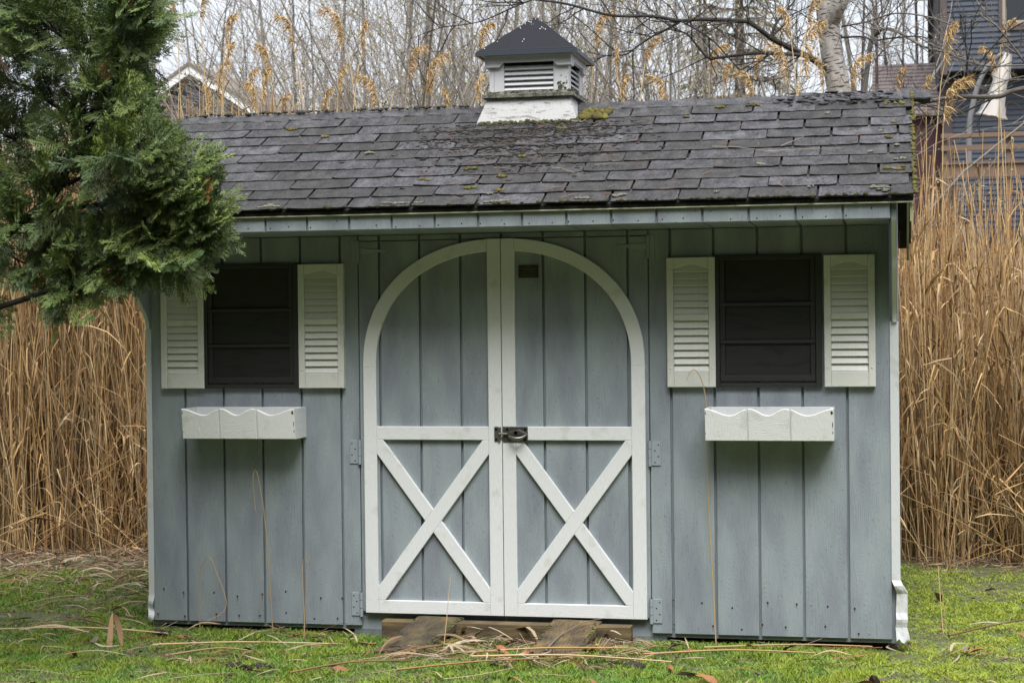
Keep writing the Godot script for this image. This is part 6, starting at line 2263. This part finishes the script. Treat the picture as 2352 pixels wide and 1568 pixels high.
		o.rotation = Vector3(rng.randfn(0, 0.3), rng.randf() * TAU, rng.randfn(0, 0.3))
	place_labels(rows_fl, LAWN, "curled brown tree leaf, %s from the cedar side %s")
	# standing dry reeds in front of the wall
	standing("bent_reed", "thin dry reed hooked over at the tip against the wall left of the doors", [[626, 1440, 0.12], [616, 1290, 0.11], [607, 1190, 0.1], [600, 1140, 0.09], [588, 1082, 0.09], [580, 1100, 0.1], [584, 1150, 0.1], [587, 1175, 0.11]], 0.0028)
	standing("bent_reed", "low dry reed folded into an angle below the left flower box", [[458, 1435, 0.1], [458, 1370, 0.1], [459, 1310, 0.1], [480, 1280, 0.1], [500, 1325, 0.11], [518, 1375, 0.13], [512, 1405, 0.15], [475, 1426, 0.18]], 0.003)
	standing("bent_reed", "short dry reed pair upright left of the door hinge", [[697, 1470, 0.2], [700, 1400, 0.16], [704, 1330, 0.14], [711, 1264, 0.12]], 0.0026)
	standing("bent_reed", "short bent dry reed close to the door hinge", [[700, 1470, 0.18], [697, 1390, 0.15], [695, 1310, 0.13], [698, 1282, 0.13], [706, 1290, 0.13]], 0.0024)
	standing("tall_dry_reed", "tall dry reed rising behind the flower box and hooked before the shutter", [[1645, 1462, 0.07], [1640, 1370, 0.05], [1632, 1240, 0.04], [1627, 1130, 0.03], [1625, 1010, 0.06], [1623, 930, 0.07], [1614, 880, 0.07], [1600, 852, 0.08], [1586, 853, 0.1], [1578, 874, 0.11]], 0.0036)
	standing("thin_dry_stem", "thin upright dry stem before the left ramp plank", [[1018, 1480, 0.35], [1026, 1420, 0.3], [1031, 1360, 0.25], [1036, 1318, 0.22]], 0.0022)
	standing("forked_reed_leaf", "broad dry reed leaf folded like a tent on the grass left of the shed", [[250, 1520, 0.55], [252, 1460, 0.5], [258, 1408, 0.45], [272, 1440, 0.46], [280, 1490, 0.5]], 0.0032, 0.018)
	standing("thin_dry_stem", "dry stem standing on the grass right of the shed corner", [[2170, 1480, -0.4], [2163, 1400, -0.5], [2158, 1330, -0.6], [2156, 1300, -0.7]], 0.0026)
	standing("thin_dry_stem", "paler dry stem beside the one right of the shed corner", [[2178, 1478, -0.4], [2172, 1420, -0.45], [2165, 1355, -0.5]], 0.0026)
	# dark soil clumps
	for e in [[0.62, 0.95, "large dark clump of soil low on the lawn below the hooked reed"], [0.72, 0.9, "dark soil clump touching the large clump on the lawn"], [-0.05, 0.2, "small dark soil clump near the tent-folded reed leaf"], [2.35, 0.65, "dark soil clump on the lawn past the lighter ramp plank"]]:
		var o := thing("soil_clump", e[2], "clump", Vector3(e[0], ground_y(e[0], e[1]), e[1]), "soil clumps on the lawn")
		mb = MB.new()
		for k in 16:
			mb.tint = Color(0.03, 0.024, 0.02) * rng.randf_range(0.6, 1.5)
			mb.blob(Vector3(rng.randfn(0, 0.018), 0.012 + 0.012 * rng.randf(), rng.randfn(0, 0.014)), Vector3(0.022, 0.012, 0.018) * rng.randf_range(0.6, 1.2), rng, 0.4, 6, 4)
		part("mass", mb, M.moss, o)

func standing(called: String, label: String, uvz: Array, r0: float, leaf_w := 0.0) -> void:
	var pts := []
	for e in uvz:
		pts.append(at(e[0], e[1], e[2]))
	var foot: Vector3 = pts[0]
	foot.y = ground_y(foot.x, foot.z) - 0.01
	pts[0] = Vector3(pts[0].x, minf(pts[0].y, foot.y + 0.02), pts[0].z)
	var o := thing(called, label, "reed", foot)
	for i in pts.size():
		pts[i] -= foot
	var c := curve(pts, 4)
	var mb := MB.new()
	mb.tint = Color(0.38, 0.26, 0.13) * rng.randf_range(0.85, 1.15)
	if leaf_w > 0.0:
		var w := PackedFloat32Array()
		for i in c.size():
			w.append(leaf_w * (0.12 + 0.88 * absf(sin(TAU * i / (c.size() - 1.0)))))
		mb.tint = Color(0.38, 0.24, 0.13)
		mb.strip(c, w, Vector3(1, 0.2, 0.3))
	else:
		mb.tube(c, radii(c.size(), r0, r0 * 0.45), 5)
	part("stalk", mb, M.reed, o)
